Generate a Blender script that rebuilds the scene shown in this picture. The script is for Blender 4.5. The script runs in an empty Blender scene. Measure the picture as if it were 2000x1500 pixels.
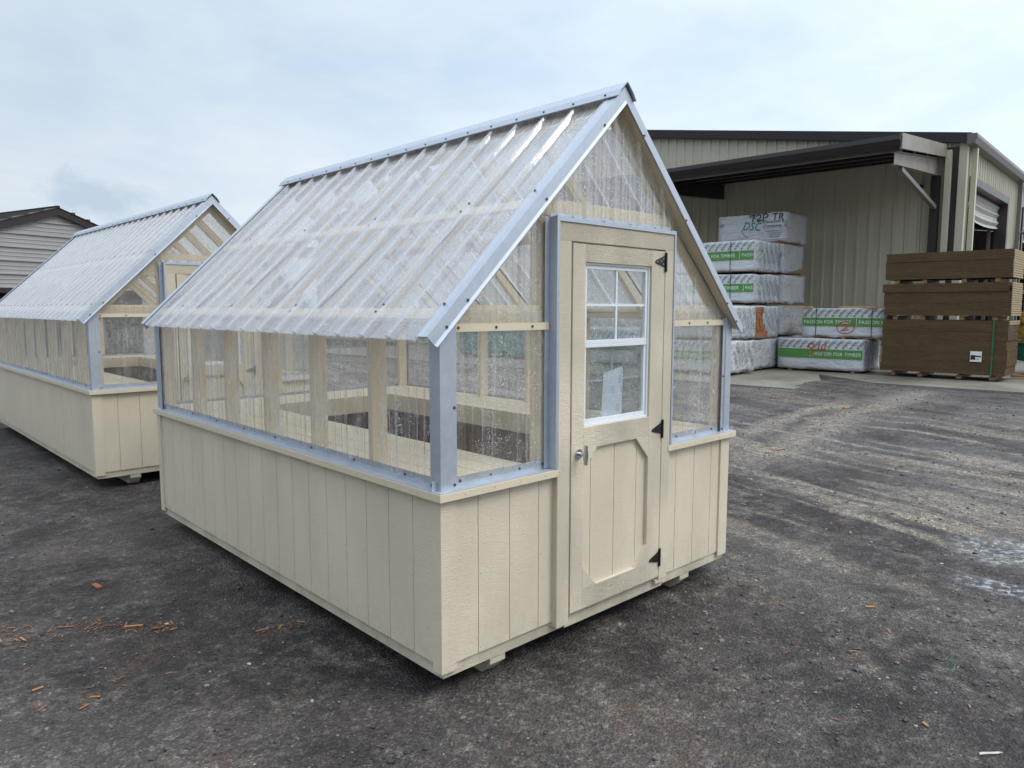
import bpy, bmesh, math, random
from mathutils import Vector, Matrix, noise
random.seed(7)
R = math.radians
C = bpy.context.scene.collection
scene = bpy.context.scene

# ------------------------------------------------------------ camera
CAM = Vector((-1.9621, -2.537, 1.7002)); YAW, PITCH, ROLL = 0.7573, -0.1024, 0.0014
cam = bpy.data.cameras.new('camera'); cam.sensor_width = 36; cam.lens = 1415.5/2000*36
cam.clip_end = 2000; cam.clip_start = .05
co = bpy.data.objects.new('camera', cam); C.objects.link(co)
_f = Vector((math.sin(YAW)*math.cos(PITCH), math.cos(YAW)*math.cos(PITCH), math.sin(PITCH)))
_r = Vector((math.cos(YAW), -math.sin(YAW), 0)); _u = _r.cross(_f)
_r2 = _r*math.cos(ROLL)+_u*math.sin(ROLL); _u2 = -_r*math.sin(ROLL)+_u*math.cos(ROLL)
M = Matrix((_r2, _u2, -_f)).transposed().to_4x4(); M.translation = CAM
co.matrix_world = M
scene.camera = co
scene.view_settings.view_transform = 'Standard'; scene.view_settings.look = 'None'
scene.view_settings.gamma = 1; scene.view_settings.exposure = 0.0
scene.view_settings.use_curve_mapping = False

# ------------------------------------------------------------ node helper
class NT:
    def __init__(s, nt): s.nt = nt; s.n = nt.nodes; s.n.clear()
    def add(s, t, ins=None, **kw):
        nd = s.n.new(t)
        for k, v in kw.items(): setattr(nd, k, v)
        for k, v in (ins or {}).items():
            if isinstance(v, bpy.types.NodeSocket): s.nt.links.new(v, nd.inputs[k])
            else: nd.inputs[k].default_value = v
        return nd
    def math(s, op, a, b=0.0, clamp=False):
        return s.add('ShaderNodeMath', {0: a, 1: b}, operation=op, use_clamp=clamp).outputs[0]
    def mix(s, f, a, b, bt='MIX'):
        nd = s.add('ShaderNodeMix', data_type='RGBA', blend_type=bt)
        for k, v in ((0, f), (6, a), (7, b)):
            if isinstance(v, bpy.types.NodeSocket): s.nt.links.new(v, nd.inputs[k])
            else: nd.inputs[k].default_value = v if k == 0 else (*v[:3], 1)
        return nd.outputs[2]
    def ramp(s, f, stops):
        nd = s.add('ShaderNodeValToRGB', {0: f}); e = nd.color_ramp.elements
        while len(e) < len(stops): e.new(.5)
        for i, (p, c) in enumerate(stops):
            e[i].position = p; e[i].color = (*c[:3], 1) if not isinstance(c, (int, float)) else (c, c, c, 1)
        return nd.outputs[0]
    def rng(s, v, a, b, c=0., d=1.):
        return s.add('ShaderNodeMapRange', {0: v, 1: a, 2: b, 3: c, 4: d}, clamp=True).outputs[0]
    def coord(s, scale=(1, 1, 1), kind='Object', rot=(0, 0, 0), loc=(0, 0, 0)):
        tc = s.add('ShaderNodeTexCoord')
        return s.add('ShaderNodeMapping', {0: tc.outputs[kind], 'Scale': scale, 'Rotation': rot, 'Location': loc}).outputs[0]
    def noise(s, vec, scale, detail=4, rough=.55, dist=0., out=0):
        return s.add('ShaderNodeTexNoise', {'Vector': vec, 'Scale': scale, 'Detail': detail, 'Roughness': rough, 'Distortion': dist}).outputs[out]
    def voro(s, vec, scale, feature='F1', out=0, rnd=1.):
        return s.add('ShaderNodeTexVoronoi', {'Vector': vec, 'Scale': scale, 'Randomness': rnd}, feature=feature).outputs[out]
    def bump(s, h, strength=.3, dist=.01, normal=None):
        d = {'Height': h, 'Strength': strength, 'Distance': dist}
        if normal is not None: d['Normal'] = normal
        return s.add('ShaderNodeBump', d).outputs[0]

# ------------------------------------------------------------ world and sun
SUN_EL, SUN_AZ = R(50), R(150)      # azimuth measured clockwise from +y
w = bpy.data.worlds.new('World'); scene.world = w; w.use_nodes = True
t = NT(w.node_tree)
sky = t.add('ShaderNodeTexSky', sky_type='NISHITA', sun_disc=False, sun_elevation=SUN_EL, sun_rotation=SUN_AZ, air_density=1.0, dust_density=2.0)
tc = t.add('ShaderNodeTexCoord').outputs['Generated']
sep = t.add('ShaderNodeSeparateXYZ', {0: tc}); z = t.math('MAXIMUM', sep.outputs[2], 0.0)
# cloud deck: project the direction onto a flat layer
zz = t.math('ADD', z, .18)
px = t.math('DIVIDE', sep.outputs[0], zz); py = t.math('DIVIDE', sep.outputs[1], zz)
cv = t.add('ShaderNodeCombineXYZ', {0: px, 1: py, 2: 0.0}).outputs[0]
n1 = t.noise(cv, .9, 6, .55, .4); n2 = t.noise(cv, 3.2, 5, .6, .2)
nn = t.math('ADD', t.math('MULTIPLY', n1, .7), t.math('MULTIPLY', n2, .3))
deck = t.ramp(nn, [(.36, (6.2, 7.6, 9.2)), (.5, (7.35, 8.5, 9.7)), (.62, (8.5, 9.25, 10.0))])
hor = t.rng(z, .0, .30, 1.0, .0)
deck = t.mix(t.math('MULTIPLY', hor, .6), deck, (9.2, 9.8, 10.3))
# higher sky is brighter under an overcast
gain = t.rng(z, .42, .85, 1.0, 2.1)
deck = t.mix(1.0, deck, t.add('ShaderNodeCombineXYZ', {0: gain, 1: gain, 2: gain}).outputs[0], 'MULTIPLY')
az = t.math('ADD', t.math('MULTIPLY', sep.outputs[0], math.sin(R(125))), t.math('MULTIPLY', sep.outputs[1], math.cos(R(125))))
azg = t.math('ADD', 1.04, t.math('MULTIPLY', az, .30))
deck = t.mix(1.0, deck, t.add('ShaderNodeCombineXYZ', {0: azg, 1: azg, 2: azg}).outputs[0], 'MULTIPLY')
# clear blue strip low in the sky and one small grey cloud at the left
lowz = t.rng(z, .0, .09, 1.0, .0)
gap = t.math('MULTIPLY', lowz, t.rng(t.noise(cv, 1.6, 3, .5), .42, .6))
deck = t.mix(t.math('MULTIPLY', gap, .55), deck, (5.2, 7.3, 9.0))
cdir = (_f+_r2*((165-1000)/1415.5)+_u2*((750-372)/1415.5)).normalized()
dv = t.add('ShaderNodeVectorMath', {0: tc, 1: cdir[:]}, operation='SUBTRACT').outputs[0]
dv = t.add('ShaderNodeVectorMath', {0: dv, 1: (1, 1, 1.9)}, operation='MULTIPLY').outputs[0]
ln = t.add('ShaderNodeVectorMath', {0: dv}, operation='LENGTH').outputs[1]
wn = t.noise(tc, 11, 5, .6, .3)
ln = t.math('ADD', ln, t.math('MULTIPLY', t.math('SUBTRACT', wn, .5), .20))
deck = t.mix(t.rng(ln, .02, .058, .62, 0), deck, (4.6, 5.8, 7.2))
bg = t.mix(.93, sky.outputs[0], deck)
# dark band added low in the unseen sky behind the camera, cutting light from there
bk = t.math('ADD', t.math('MULTIPLY', sep.outputs[0], -math.sin(YAW)), t.math('MULTIPLY', sep.outputs[1], -math.cos(YAW)))
dim_band = t.math('MULTIPLY', t.rng(bk, .05, .3), t.rng(t.math('ADD', z, t.math('MULTIPLY', t.math('SUBTRACT', n2, .5), .06)), .13, .155, 1, 0))
bg = t.mix(dim_band, bg, (.9, .95, .85))
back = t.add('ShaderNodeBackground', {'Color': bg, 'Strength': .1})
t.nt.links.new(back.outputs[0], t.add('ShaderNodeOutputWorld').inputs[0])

sl = bpy.data.lights.new('sun', 'SUN'); sl.energy = 1.4; sl.angle = R(25); sl.color = (1, .95, .87)
so = bpy.data.objects.new('sun', sl); C.objects.link(so)
sd = Vector((math.sin(SUN_AZ)*math.cos(SUN_EL), math.cos(SUN_AZ)*math.cos(SUN_EL), math.sin(SUN_EL)))
so.rotation_euler = sd.to_track_quat('Z', 'Y').to_euler(); so.location = sd*30

# ------------------------------------------------------------ object helpers
def lk(o, parent=None, **kw):
    C.objects.link(o)
    if parent is not None: o.parent = parent
    for k, v in kw.items(): o[k] = v
    return o
def thing(name, label, cat, loc=(0, 0, 0), rotz=0, group=None):
    o = bpy.data.objects.new(name, None); o.empty_display_size = .1
    lk(o); o.location = loc; o.rotation_euler = (0, 0, rotz)
    o['label'] = label; o['category'] = cat
    if group: o['group'] = group
    return o
class MB:
    """collects faces for one mesh"""
    def __init__(s): s.v = []; s.f = []; s.sm = []
    def poly(s, pts, smooth=False):
        b = len(s.v); s.v += [tuple(p) for p in pts]; s.f.append(tuple(range(b, b+len(pts)))); s.sm.append(smooth); return s
    def raw(s, vs, fs, smooth=False):
        b = len(s.v); s.v += [tuple(p) for p in vs]
        for f in fs: s.f.append(tuple(b+i for i in f)); s.sm.append(smooth)
        return s
    def box(s, x0, x1, y0, y1, z0, z1, m=None):
        vs = [Vector((x, y, z)) for z in (z0, z1) for y in (y0, y1) for x in (x0, x1)]
        if m is not None: vs = [m @ v for v in vs]
        return s.raw(vs, [(0, 2, 3, 1), (4, 5, 7, 6), (0, 1, 5, 4), (2, 6, 7, 3), (0, 4, 6, 2), (1, 3, 7, 5)])
    def prism(s, pts, a, b, plane='xz'):
        """outline pts extruded from a to b on the axis missing in plane"""
        def P(p, q):
            return {'xz': (p[0], q, p[1]), 'yz': (q, p[0], p[1]), 'xy': (p[0], p[1], q)}[plane]
        n = len(pts); vs = [P(p, a) for p in pts]+[P(p, b) for p in pts]
        fs = [tuple(range(n)), tuple(range(2*n-1, n-1, -1))]+[(i, i+n, (i+1) % n+n, (i+1) % n) for i in range(n)]
        return s.raw(vs, fs)
    def beam(s, p, q, wd, ht, up=(0, 0, 1)):
        p = Vector(p); q = Vector(q); d = (q-p); L = d.length; d.normalize()
        sx = d.cross(Vector(up)).normalized(); uz = sx.cross(d)
        m = Matrix((sx, d, uz)).transposed().to_4x4(); m.translation = p
        return s.box(-wd/2, wd/2, 0, L, -ht/2, ht/2, m)
    def tube(s, p, q, r, n=10, r2=None):
        p = Vector(p); q = Vector(q); d = (q-p).normalized(); a = d.orthogonal().normalized(); b = d.cross(a); r2 = r if r2 is None else r2
        vs = [p+(a*math.cos(k*2*math.pi/n)+b*math.sin(k*2*math.pi/n))*r for k in range(n)]
        vs += [q+(a*math.cos(k*2*math.pi/n)+b*math.sin(k*2*math.pi/n))*r2 for k in range(n)]
        s.raw(vs, [(k, (k+1) % n, (k+1) % n+n, k+n) for k in range(n)], True)
        s.raw(vs, [tuple(range(n-1, -1, -1)), tuple(range(n, 2*n))]); return s
    def strip(s, pts, wd, m):
        """flat hand-drawn stroke in the plane of matrix m"""
        for i in range(len(pts)-1):
            a = Vector((*pts[i], 0)); b = Vector((*pts[i+1], 0)); d = (b-a)
            if d.length < 1e-6: continue
            d.normalize(); nrm = Vector((-d.y, d.x, 0))*wd/2; a = a-d*wd*.3; b = b+d*wd*.3
            lift = Vector((0, 0, .0002*(i % 5)))
            s.poly([m @ (a-nrm+lift), m @ (b-nrm+lift), m @ (b+nrm+lift), m @ (a+nrm+lift)])
        return s
    def text(s, txt, size, m, shear=0., spacing=1., sx=1.):
        cu = bpy.data.curves.new('t', 'FONT'); cu.body = txt; cu.size = size; cu.shear = shear; cu.space_character = spacing; cu.resolution_u = 2
        o = bpy.data.objects.new('t', cu); C.objects.link(o)
        dg = bpy.context.evaluated_depsgraph_get(); me = bpy.data.meshes.new_from_object(o.evaluated_get(dg))
        mm = m @ Matrix.Diagonal((sx, 1, 1, 1))
        s.raw([mm @ v.co for v in me.vertices], [tuple(p.vertices) for p in me.polygons])
        bpy.data.objects.remove(o); bpy.data.curves.remove(cu); bpy.data.meshes.remove(me); return s
    def clip(s, lo, hi, axis):
        """keep what lies between lo and hi along axis"""
        bm = bmesh.new(); vs = [bm.verts.new(v) for v in s.v]
        for f in s.f:
            try: bm.faces.new([vs[i] for i in f])
            except ValueError: pass
        n = [0, 0, 0]; n[axis] = 1
        for c_, sgn in ((lo, -1), (hi, 1)):
            p = [0, 0, 0]; p[axis] = c_
            bmesh.ops.bisect_plane(bm, geom=bm.verts[:]+bm.edges[:]+bm.faces[:], plane_co=p, plane_no=[k*sgn for k in n], clear_outer=True)
        bm.verts.index_update(); s.v = [tuple(v.co) for v in bm.verts]; s.f = [tuple(v.index for v in f.verts) for f in bm.faces]; s.sm = [False]*len(s.f); bm.free(); return s
    def build(s, name, mat, parent=None, bevel=0, **kw):
        me = bpy.data.meshes.new(name); me.from_pydata(s.v, [], s.f)
        if any(s.sm): me.polygons.foreach_set('use_smooth', s.sm)
        me.materials.append(mat); me.update()
        o = bpy.data.objects.new(name, me); lk(o, parent, **kw)
        if bevel:
            md = o.modifiers.new('bevel', 'BEVEL'); md.width = bevel; md.segments = 2; md.limit_method = 'ANGLE'
        return o
def share(name, me, loc, rot, parent):
    o = bpy.data.objects.new(name, me); lk(o, parent); o.location = loc; o.rotation_euler = rot; return o

# ------------------------------------------------------------ materials
def newmat(name):
    m = bpy.data.materials.new(name); m.use_nodes = True; return m, NT(m.node_tree)
def out(t, sh): t.nt.links.new(sh, t.add('ShaderNodeOutputMaterial').inputs[0])
def pbsdf(t, **k):
    d = {}
    for a, b in k.items(): d[{'base': 'Base Color', 'rough': 'Roughness', 'metal': 'Metallic', 'normal': 'Normal', 'spec': 'Specular IOR Level', 'coat': 'Coat Weight', 'croug': 'Coat Roughness'}[a]] = (*b, 1) if isinstance(b, tuple) and len(b) == 3 else b
    return t.add('ShaderNodeBsdfPrincipled', d).outputs[0]
def simple(name, col, rough=.6, metal=0., nscale=8., var=.12, bump=0., bscale=60., stretch=(1, 1, 1), spec=.5):
    m, t = newmat(name); v = t.coord(stretch)
    n = t.noise(v, nscale, 5, .6)
    c = t.mix(t.rng(n, .3, .7), tuple(x*(1-var) for x in col), tuple(min(1, x*(1+var)) for x in col))
    k = dict(base=c, rough=t.rng(n, .2, .8, max(.02, rough-.1), min(1, rough+.1)), metal=metal, spec=spec)
    if bump: k['normal'] = t.bump(t.noise(v, bscale, 4, .6), bump, .004)
    out(t, pbsdf(t, **k)); return m

CREAM = (.78, .682, .520)
def paint_mat(name, grain=(1, 1, 1), col=CREAM, emboss=.5, drops=True):
    """cream latex paint on embossed wood siding, wet"""
    m, t = newmat(name)
    v = t.coord(grain)
    w_ = t.noise(v, 9, 3, .55, 1.2)
    fine = t.noise(v, 42, 5, .62, .8)
    patch = t.noise(t.coord((.8, .8, .35)), 3.5, 3, .5)          # embossing comes and goes
    h = t.math('MULTIPLY', fine, t.rng(patch, .36, .60, .12, 1.0))
    h = t.math('ADD', h, t.math('MULTIPLY', w_, .35))
    nrm = t.bump(h, emboss, .016)
    dirt = t.noise(t.coord((1, 1, .3)), 4, 5, .6)
    c = t.mix(t.rng(dirt, .3, .75), col, tuple(x*.93 for x in col))
    zc = t.add('ShaderNodeSeparateXYZ', {0: t.coord()}).outputs[2]
    splash = t.math('MULTIPLY', t.rng(zc, .0, .28, 1, 0), t.rng(t.noise(t.coord(), 14, 6, .7), .42, .66))
    c = t.mix(t.math('MULTIPLY', splash, .22), c, (.33, .29, .22))
    rough = .42
    if drops:
        d = t.voro(t.coord(), 75); dm = t.math('LESS_THAN', d, .22)
        pres = t.math('GREATER_THAN', t.noise(t.coord(), 9, 3, .6), .52)
        dm = t.math('MULTIPLY', dm, pres)
        nrm = t.bump(t.math('MULTIPLY', t.math('SUBTRACT', .30, d), dm), .25, .008, nrm)
        rough = t.math('SUBTRACT', .46, t.math('MULTIPLY', dm, .2))
    out(t, pbsdf(t, base=c, rough=rough, normal=nrm, spec=.45)); return m
M_side = paint_mat('cream_paint_vertical_grain', (2.2, 2.2, 9.0))
M_sideH = paint_mat('cream_paint_level_grain', (1.6, 2.2, 12.0), emboss=.85)
M_stile = paint_mat('cream_paint_rough', (5, 5, 8), emboss=.7)
M_lumber = paint_mat('cream_paint_lumber', (1, 1, .5), emboss=.12, drops=False, col=(.75, .65, .48))
M_gray, _t = newmat('grooves'); out(_t, pbsdf(_t, base=(.20, .17, .12), rough=.8))

def galv():
    m, t = newmat('galvanised_steel'); v = t.coord()
    sp = t.voro(v, 38, out=1)                                    # spangle
    spv = t.add('ShaderNodeSeparateColor', {0: sp}).outputs[0]
    n = t.noise(v, 3.5, 4, .6)
    f = t.math('ADD', t.math('MULTIPLY', spv, .35), t.math('MULTIPLY', n, .65))
    c = t.mix(t.rng(f, .25, .8), (.48, .52, .585), (.55, .585, .645))
    d = t.voro(v, 85); pres = t.math('GREATER_THAN', t.noise(v, 14, 3, .6), .5)
    dm = t.math('MULTIPLY', t.math('LESS_THAN', d, .28), pres)
    nrm = t.bump(t.noise(v, 5, 2, .5), .05, .02)
    out(t, pbsdf(t, base=c, metal=.6, rough=t.math('SUBTRACT', t.rng(f, .2, .8, .48, .56), t.math('MULTIPLY', dm, .12)), normal=nrm)); return m
M_galv = galv()

def poly_mat(name, haze, drops, tint=(.93, .93, .91), ior=1.55, streak=0.0, milk=(.80, .80, .82), soften=.52):
    """clear polycarbonate: transmits straight through, mirrors at low angles, beaded with rain"""
    m, t = newmat(name); v = t.coord()
    tr = t.add('ShaderNodeBsdfTransparent', {0: (*tint, 1)}).outputs[0]
    d = t.voro(v, 105); rnd = t.add('ShaderNodeSeparateColor', {0: t.voro(v, 105, out=1)}).outputs[0]
    rad = t.rng(rnd, 0, 1, .08, .46)
    pres = t.rng(t.noise(v, 4, 4, .65), .36, .62, .12, 1)
    dm = t.math('MULTIPLY', t.math('LESS_THAN', d, rad), t.math('GREATER_THAN', pres, t.math('MULTIPLY', rnd, .8)))
    d2 = t.voro(v, 210); dm2 = t.math('MULTIPLY', t.math('LESS_THAN', d2, .38), pres)
    dm = t.math('MAXIMUM', dm, t.math('MULTIPLY', dm2, .8))
    dm = t.math('MULTIPLY', dm, drops)
    nrm = t.bump(t.math('MULTIPLY', dm, t.math('SUBTRACT', .4, d)), 1.0, .02)
    nrm2 = t.bump(t.noise(t.coord((1, 1, .3)), 9, 2, .5), .08, .02)
    gl = t.add('ShaderNodeBsdfGlossy', {'Color': (.97, .98, 1, 1), 'Roughness': .09, 'Normal': nrm2}).outputs[0]
    geo = t.add('ShaderNodeNewGeometry')
    cosv = t.math('ABSOLUTE', t.add('ShaderNodeVectorMath', {0: geo.outputs['Normal'], 1: geo.outputs['Incoming']}, operation='DOT_PRODUCT').outputs['Value'])
    f0 = 2*((ior-1)/(ior+1))**2
    fr = t.math('ADD', f0, t.math('MULTIPLY', 1-f0, t.math('POWER', t.math('SUBTRACT', 1.0, cosv), 4.2)), clamp=True)
    df = t.add('ShaderNodeBsdfDiffuse', {'Color': (*milk, 1)}).outputs[0]
    tl = t.add('ShaderNodeBsdfTranslucent', {'Color': (*milk, 1)}).outputs[0]
    soft = t.add('ShaderNodeMixShader', {0: .5, 1: df, 2: tl}).outputs[0]
    hz = t.noise(t.coord((1.5, 1.5, .5)), 6, 5, .6)
    hz = t.rng(hz, .3, .7, haze*.8, haze*1.2)
    if streak:      # rain runs down the ribs
        sk = t.rng(t.noise(t.coord((34, 34, .9)), 1.0, 4, .6, .2), .50, .70, 0, streak)
        hz = t.math('ADD', hz, t.math('MULTIPLY', sk, t.rng(t.noise(t.coord((1, 1, 1), loc=(4, 4, 4)), 2.2, 3, .6), .40, .62, .15, 1)))
    a = t.add('ShaderNodeMixShader', {0: hz, 1: tr, 2: soft}).outputs[0]
    a = t.add('ShaderNodeMixShader', {0: fr, 1: a, 2: gl}).outputs[0]
    dg = t.add('ShaderNodeBsdfGlossy', {'Color': (1, 1, 1, 1), 'Roughness': .05, 'Normal': nrm}).outputs[0]
    dd = t.add('ShaderNodeMixShader', {0: .45, 1: dg, 2: tr}).outputs[0]
    dd = t.add('ShaderNodeMixShader', {0: soften, 1: dd, 2: soft}).outputs[0]
    a = t.add('ShaderNodeMixShader', {0: dm, 1: a, 2: dd}).outputs[0]
    out(t, a); return m
M_roof = poly_mat('clear_roof_sheet', .35, .9, ior=1.72, milk=(.75, .74, .82), soften=.5)
M_roofB = poly_mat('hazy_roof_sheet', .44, .5, ior=1.85, milk=(.78, .77, .83), soften=.6)
M_wallp = poly_mat('clear_wall_sheet', .07, 1.0, ior=1.55, tint=(.95, .94, .91), streak=.34)
M_glass = poly_mat('window_glass', .015, .8, ior=1.48, tint=(.86, .92, .92), soften=.25)
M_screen, _t = newmat('insect_screen')
_a = _t.add('ShaderNodeBsdfTransparent', {0: (1, 1, 1, 1)}).outputs[0]; _b = _t.add('ShaderNodeBsdfDiffuse', {0: (.10, .10, .10, 1)}).outputs[0]
out(_t, _t.add('ShaderNodeMixShader', {0: .32, 1: _a, 2: _b}).outputs[0])
M_vinyl = simple('white_vinyl', (.80, .82, .84), .3, var=.03)
M_black = simple('black_hinge_metal', (.012, .012, .013), .35, .3)
M_chrome = simple('chrome', (.55, .56, .58), .18, 1.0)
M_screw = simple('screw_head', (.12, .125, .13), .4, .6)
M_brown = simple('raw_panel_back', (.38, .225, .11), .8, spec=.2, bump=.3, bscale=40, var=.25, stretch=(1, 1, .4))
M_raw = simple('wet_pine', (.33, .17, .07), .6, var=.25, bump=.2, stretch=(4, 1, 4))
M_skid = simple('painted_skid', (.52, .49, .36), .7, var=.15, bump=.2)
def paper():
    m, t = newmat('printed_leaflet'); v = t.coord()
    s = t.add('ShaderNodeSeparateXYZ', {0: v}); 
    b = t.add('ShaderNodeTexBrick', {'Vector': t.coord((1, 1, 1), rot=(R(90), 0, 0)), 'Color1': (.62, .61, .68, 1), 'Color2': (.35, .34, .42, 1), 'Mortar': (.66, .65, .72, 1), 'Scale': 14., 'Mortar Size': .045, 'Mortar Smooth': .3, 'Bias': -.45, 'Brick Width': .6, 'Row Height': .75}).outputs[0]
    out(t, pbsdf(t, base=b, rough=.8)); return m
M_paper = paper()

# ------------------------------------------------------------ ground
BA = R(3.7)                                       # the warehouse's own axes
BN = Vector((math.cos(BA), math.sin(BA), 0)); BT = Vector((-math.sin(BA), math.cos(BA), 0))
BO = Vector((CAM.x, CAM.y, 0))
def B(D, s, z=0): return BO+BN*D+BT*s+Vector((0, 0, z))
def toB(x, y):
    d = Vector((x, y, 0))-BO; return d.dot(BN), d.dot(BT)
def sstep(a, b, x):
    x = max(0, min(1, (x-a)/(b-a))); return x*x*(3-2*x)
SLAB = .20
def gz(x, y):
    D, s = toB(x, y)
    z = -.10 + .265*sstep(3.5, 14.5, D)
    dist = math.hypot(x-CAM.x, y-CAM.y)
    if dist < 60:
        v = Vector((x, y, 0))
        z += .012*(noise.noise(v*.7)) + .007*noise.noise(v*2.3+Vector((5, 0, 0)))
        if D > 3: z += .028*noise.noise(Vector((x*.5, y*1.4, 3)))*sstep(3, 7, D)*(1-sstep(13, 14, D))
    # gravel heaped against the slab corner between the two slabs
    z += .06*math.exp(-((D-15.0)/1.3)**2-((s-5.2)/1.2)**2)
    if (D > 13.9 and s > 5.7) or (D > 16.6 and s < 6.0): z = min(z, .12)
    # keep skids of the greenhouses on the ground
    return z
def _gp(px, py):
    d = _f + _r2*((px-1000)/1415.5) + _u2*((750-py)/1415.5); P = CAM.copy()
    for _ in range(4): P = CAM+d*((gz(P.x, P.y)-CAM.z)/d.z)
    return (P.x, P.y)
TRACKS = [(_gp(1450, 905), _gp(1790, 765), .30), (_gp(1440, 850), _gp(1640, 785), .22)]
def ground():
    vs, fs = [], []
    def axis(a, b, step, far):
        c = []; x = a
        while x < b: c.append(x); x += step
        c.append(b); k = step; x = a; lo = []
        while x > -far: x -= k; k *= 1.35; lo.append(x)
        k = step; x = b
        while x < far: x += k; k *= 1.35; c.append(x)
        return lo[::-1]+c
    xs = axis(-3, 22, .09, 900); ys = axis(-3, 14, .09, 900)
    for y in ys:
        for x in xs: vs.append((x, y, gz(x, y)))
    nx = len(xs)
    for j in range(len(ys)-1):
        for i in range(nx-1):
            a = j*nx+i; fs.append((a, a+1, a+nx+1, a+nx))
    me = bpy.data.meshes.new('ground'); me.from_pydata(vs, [], fs); me.polygons.foreach_set('use_smooth', [True]*len(fs))
    m, t = newmat('wet_gravel_and_asphalt')
    v = t.coord()
    big = t.noise(v, .55, 5, .6, .3); mid = t.noise(v, 3.1, 6, .65); fine = t.noise(v, 60, 4, .7)
    m2 = t.noise(v, 9, 5, .7)
    mm = t.math('ADD', t.math('MULTIPLY', mid, .55), t.math('MULTIPLY', m2, .45))
    base = t.ramp(mm, [(.35, (.019, .015, .014)), (.47, (.046, .037, .034)), (.56, (.078, .064, .059)), (.66, (.17, .145, .125))])
    base = t.mix(t.math('MULTIPLY', t.rng(big, .47, .62), .5), base, (.150, .132, .118))
    base = t.mix(t.math('MULTIPLY', t.rng(big, .46, .33), .45), base, (.026, .021, .021))
    sx = t.add('ShaderNodeSeparateXYZ', {0: v}); X, Y = sx.outputs[0], sx.outputs[1]
    # pale tyre streaks: one set runs towards the far left, wheel tracks lead to the slab
    rot = t.add('ShaderNodeMapping', {0: v, 'Rotation': (0, 0, R(14.4))}).outputs[0]
    st = t.noise(t.add('ShaderNodeMapping', {0: rot, 'Scale': (2.1, .24, 1)}).outputs[0], 1.25, 7, .62, .6)
    area = t.math('MULTIPLY', t.rng(X, 2.3, 4.2), t.rng(X, 11.5, 8.0, .25, 1))
    smask = t.math('MULTIPLY', t.rng(st, .47, .60), area)
    for (x0, y0), (x1, y1), wd in TRACKS:
        L_ = math.hypot(x1-x0, y1-y0); nx, ny = -(y1-y0)/L_, (x1-x0)/L_
        dd = t.math('ADD', t.math('MULTIPLY', t.math('SUBTRACT', X, x0), nx), t.math('MULTIPLY', t.math('SUBTRACT', Y, y0), ny))
        dd = t.math('ADD', dd, t.math('MULTIPLY', t.math('SUBTRACT', t.noise(v, .8, 4, .6), .5), 1.1))
        tk = t.math('MULTIPLY', t.rng(t.math('ABSOLUTE', dd), wd*1.5, wd*.4), t.math('MULTIPLY', t.rng(X, min(x0, x1)-.5, min(x0, x1)+.6), t.rng(X, max(x0, x1)+.8, max(x0, x1)-.3)))
        smask = t.math('MAXIMUM', smask, t.math('MULTIPLY', tk, .9))
    smask = t.math('MULTIPLY', smask, t.rng(m2, .30, .56, .25, 1))
    base = t.mix(t.math('MULTIPLY', smask, .85), base, (.35, .295, .235))
    np_ = t.math('MULTIPLY', t.math('MULTIPLY', t.rng(t.noise(t.coord(loc=(3.1, 1.7, 0)), 1.0, 6, .75, .3), .52, .66), t.rng(m2, .42, .6)), .6)
    base = t.mix(np_, base, (.21, .19, .155))
    # stones: mosaics of angular cells at three sizes
    cd = t.voro(v, 70); h = t.math('MULTIPLY', cd, 1.2)
    for sc, amt in ((34, .30), (75, .42), (170, .40)):
        cs = t.add('ShaderNodeSeparateColor', {0: t.voro(t.add('ShaderNodeVectorMath', {0: v, 1: t.add('ShaderNodeVectorMath', {0: t.noise(v, sc*1.3, 2, .5, out=1), 'Scale': .6/sc}, operation='SCALE').outputs[0]}, operation='ADD').outputs[0], sc, out=1)})
        k1 = t.ramp(cs.outputs[0], [(0., .38), (.35, .75), (.7, 1.2), (.93, 1.9), (1., 3.2)])
        base = t.mix(amt, base, t.mix(1.0, base, k1, 'MULTIPLY'))
        h = t.math('ADD', h, t.math('MULTIPLY', cs.outputs[1], .55*34/sc+.15))
    # thin spread of coarse pale gravel in the middle distance
    gv = t.math('MULTIPLY', t.math('MULTIPLY', t.rng(X, 4.5, 7.5), t.rng(t.noise(v, .75, 4, .6), .40, .60)), t.math('GREATER_THAN', cs.outputs[2], .45))
    base = t.mix(t.math('MULTIPLY', gv, .42), base, (.24, .24, .25))
    # rusty sawdust
    saw = t.math('MULTIPLY', t.rng(t.noise(t.coord(loc=(7, 2, 0)), 1.9, 4, .65), .57, .71), t.rng(t.noise(v, 55, 3, .6), .48, .60))
    base = t.mix(t.math('MULTIPLY', saw, .45), base, (.22, .095, .035))
    # puddle on the right, wet film elsewhere
    pnz = t.math('MULTIPLY', t.math('SUBTRACT', t.noise(v, 3.2, 6, .68), .5), .85)
    pud = None
    for (px_, py_), (qx_, qy_), wd in ((_gp(1975, 1078), _gp(2100, 1100), .36), (_gp(1895, 1132), _gp(2060, 1172), .11)):
        L_ = math.hypot(qx_-px_, qy_-py_); ux, uy = (qx_-px_)/L_, (qy_-py_)/L_
        al = t.math('ADD', t.math('MULTIPLY', t.math('SUBTRACT', X, px_), ux), t.math('MULTIPLY', t.math('SUBTRACT', Y, py_), uy))
        al2 = t.math('SUBTRACT', al, t.math('MINIMUM', t.math('MAXIMUM', al, 0.0), L_))
        ac = t.math('ADD', t.math('MULTIPLY', t.math('SUBTRACT', X, px_), -uy), t.math('MULTIPLY', t.math('SUBTRACT', Y, py_), ux))
        ds = t.math('SQRT', t.math('ADD', t.math('MULTIPLY', al2, al2), t.math('MULTIPLY', ac, ac)))
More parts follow.
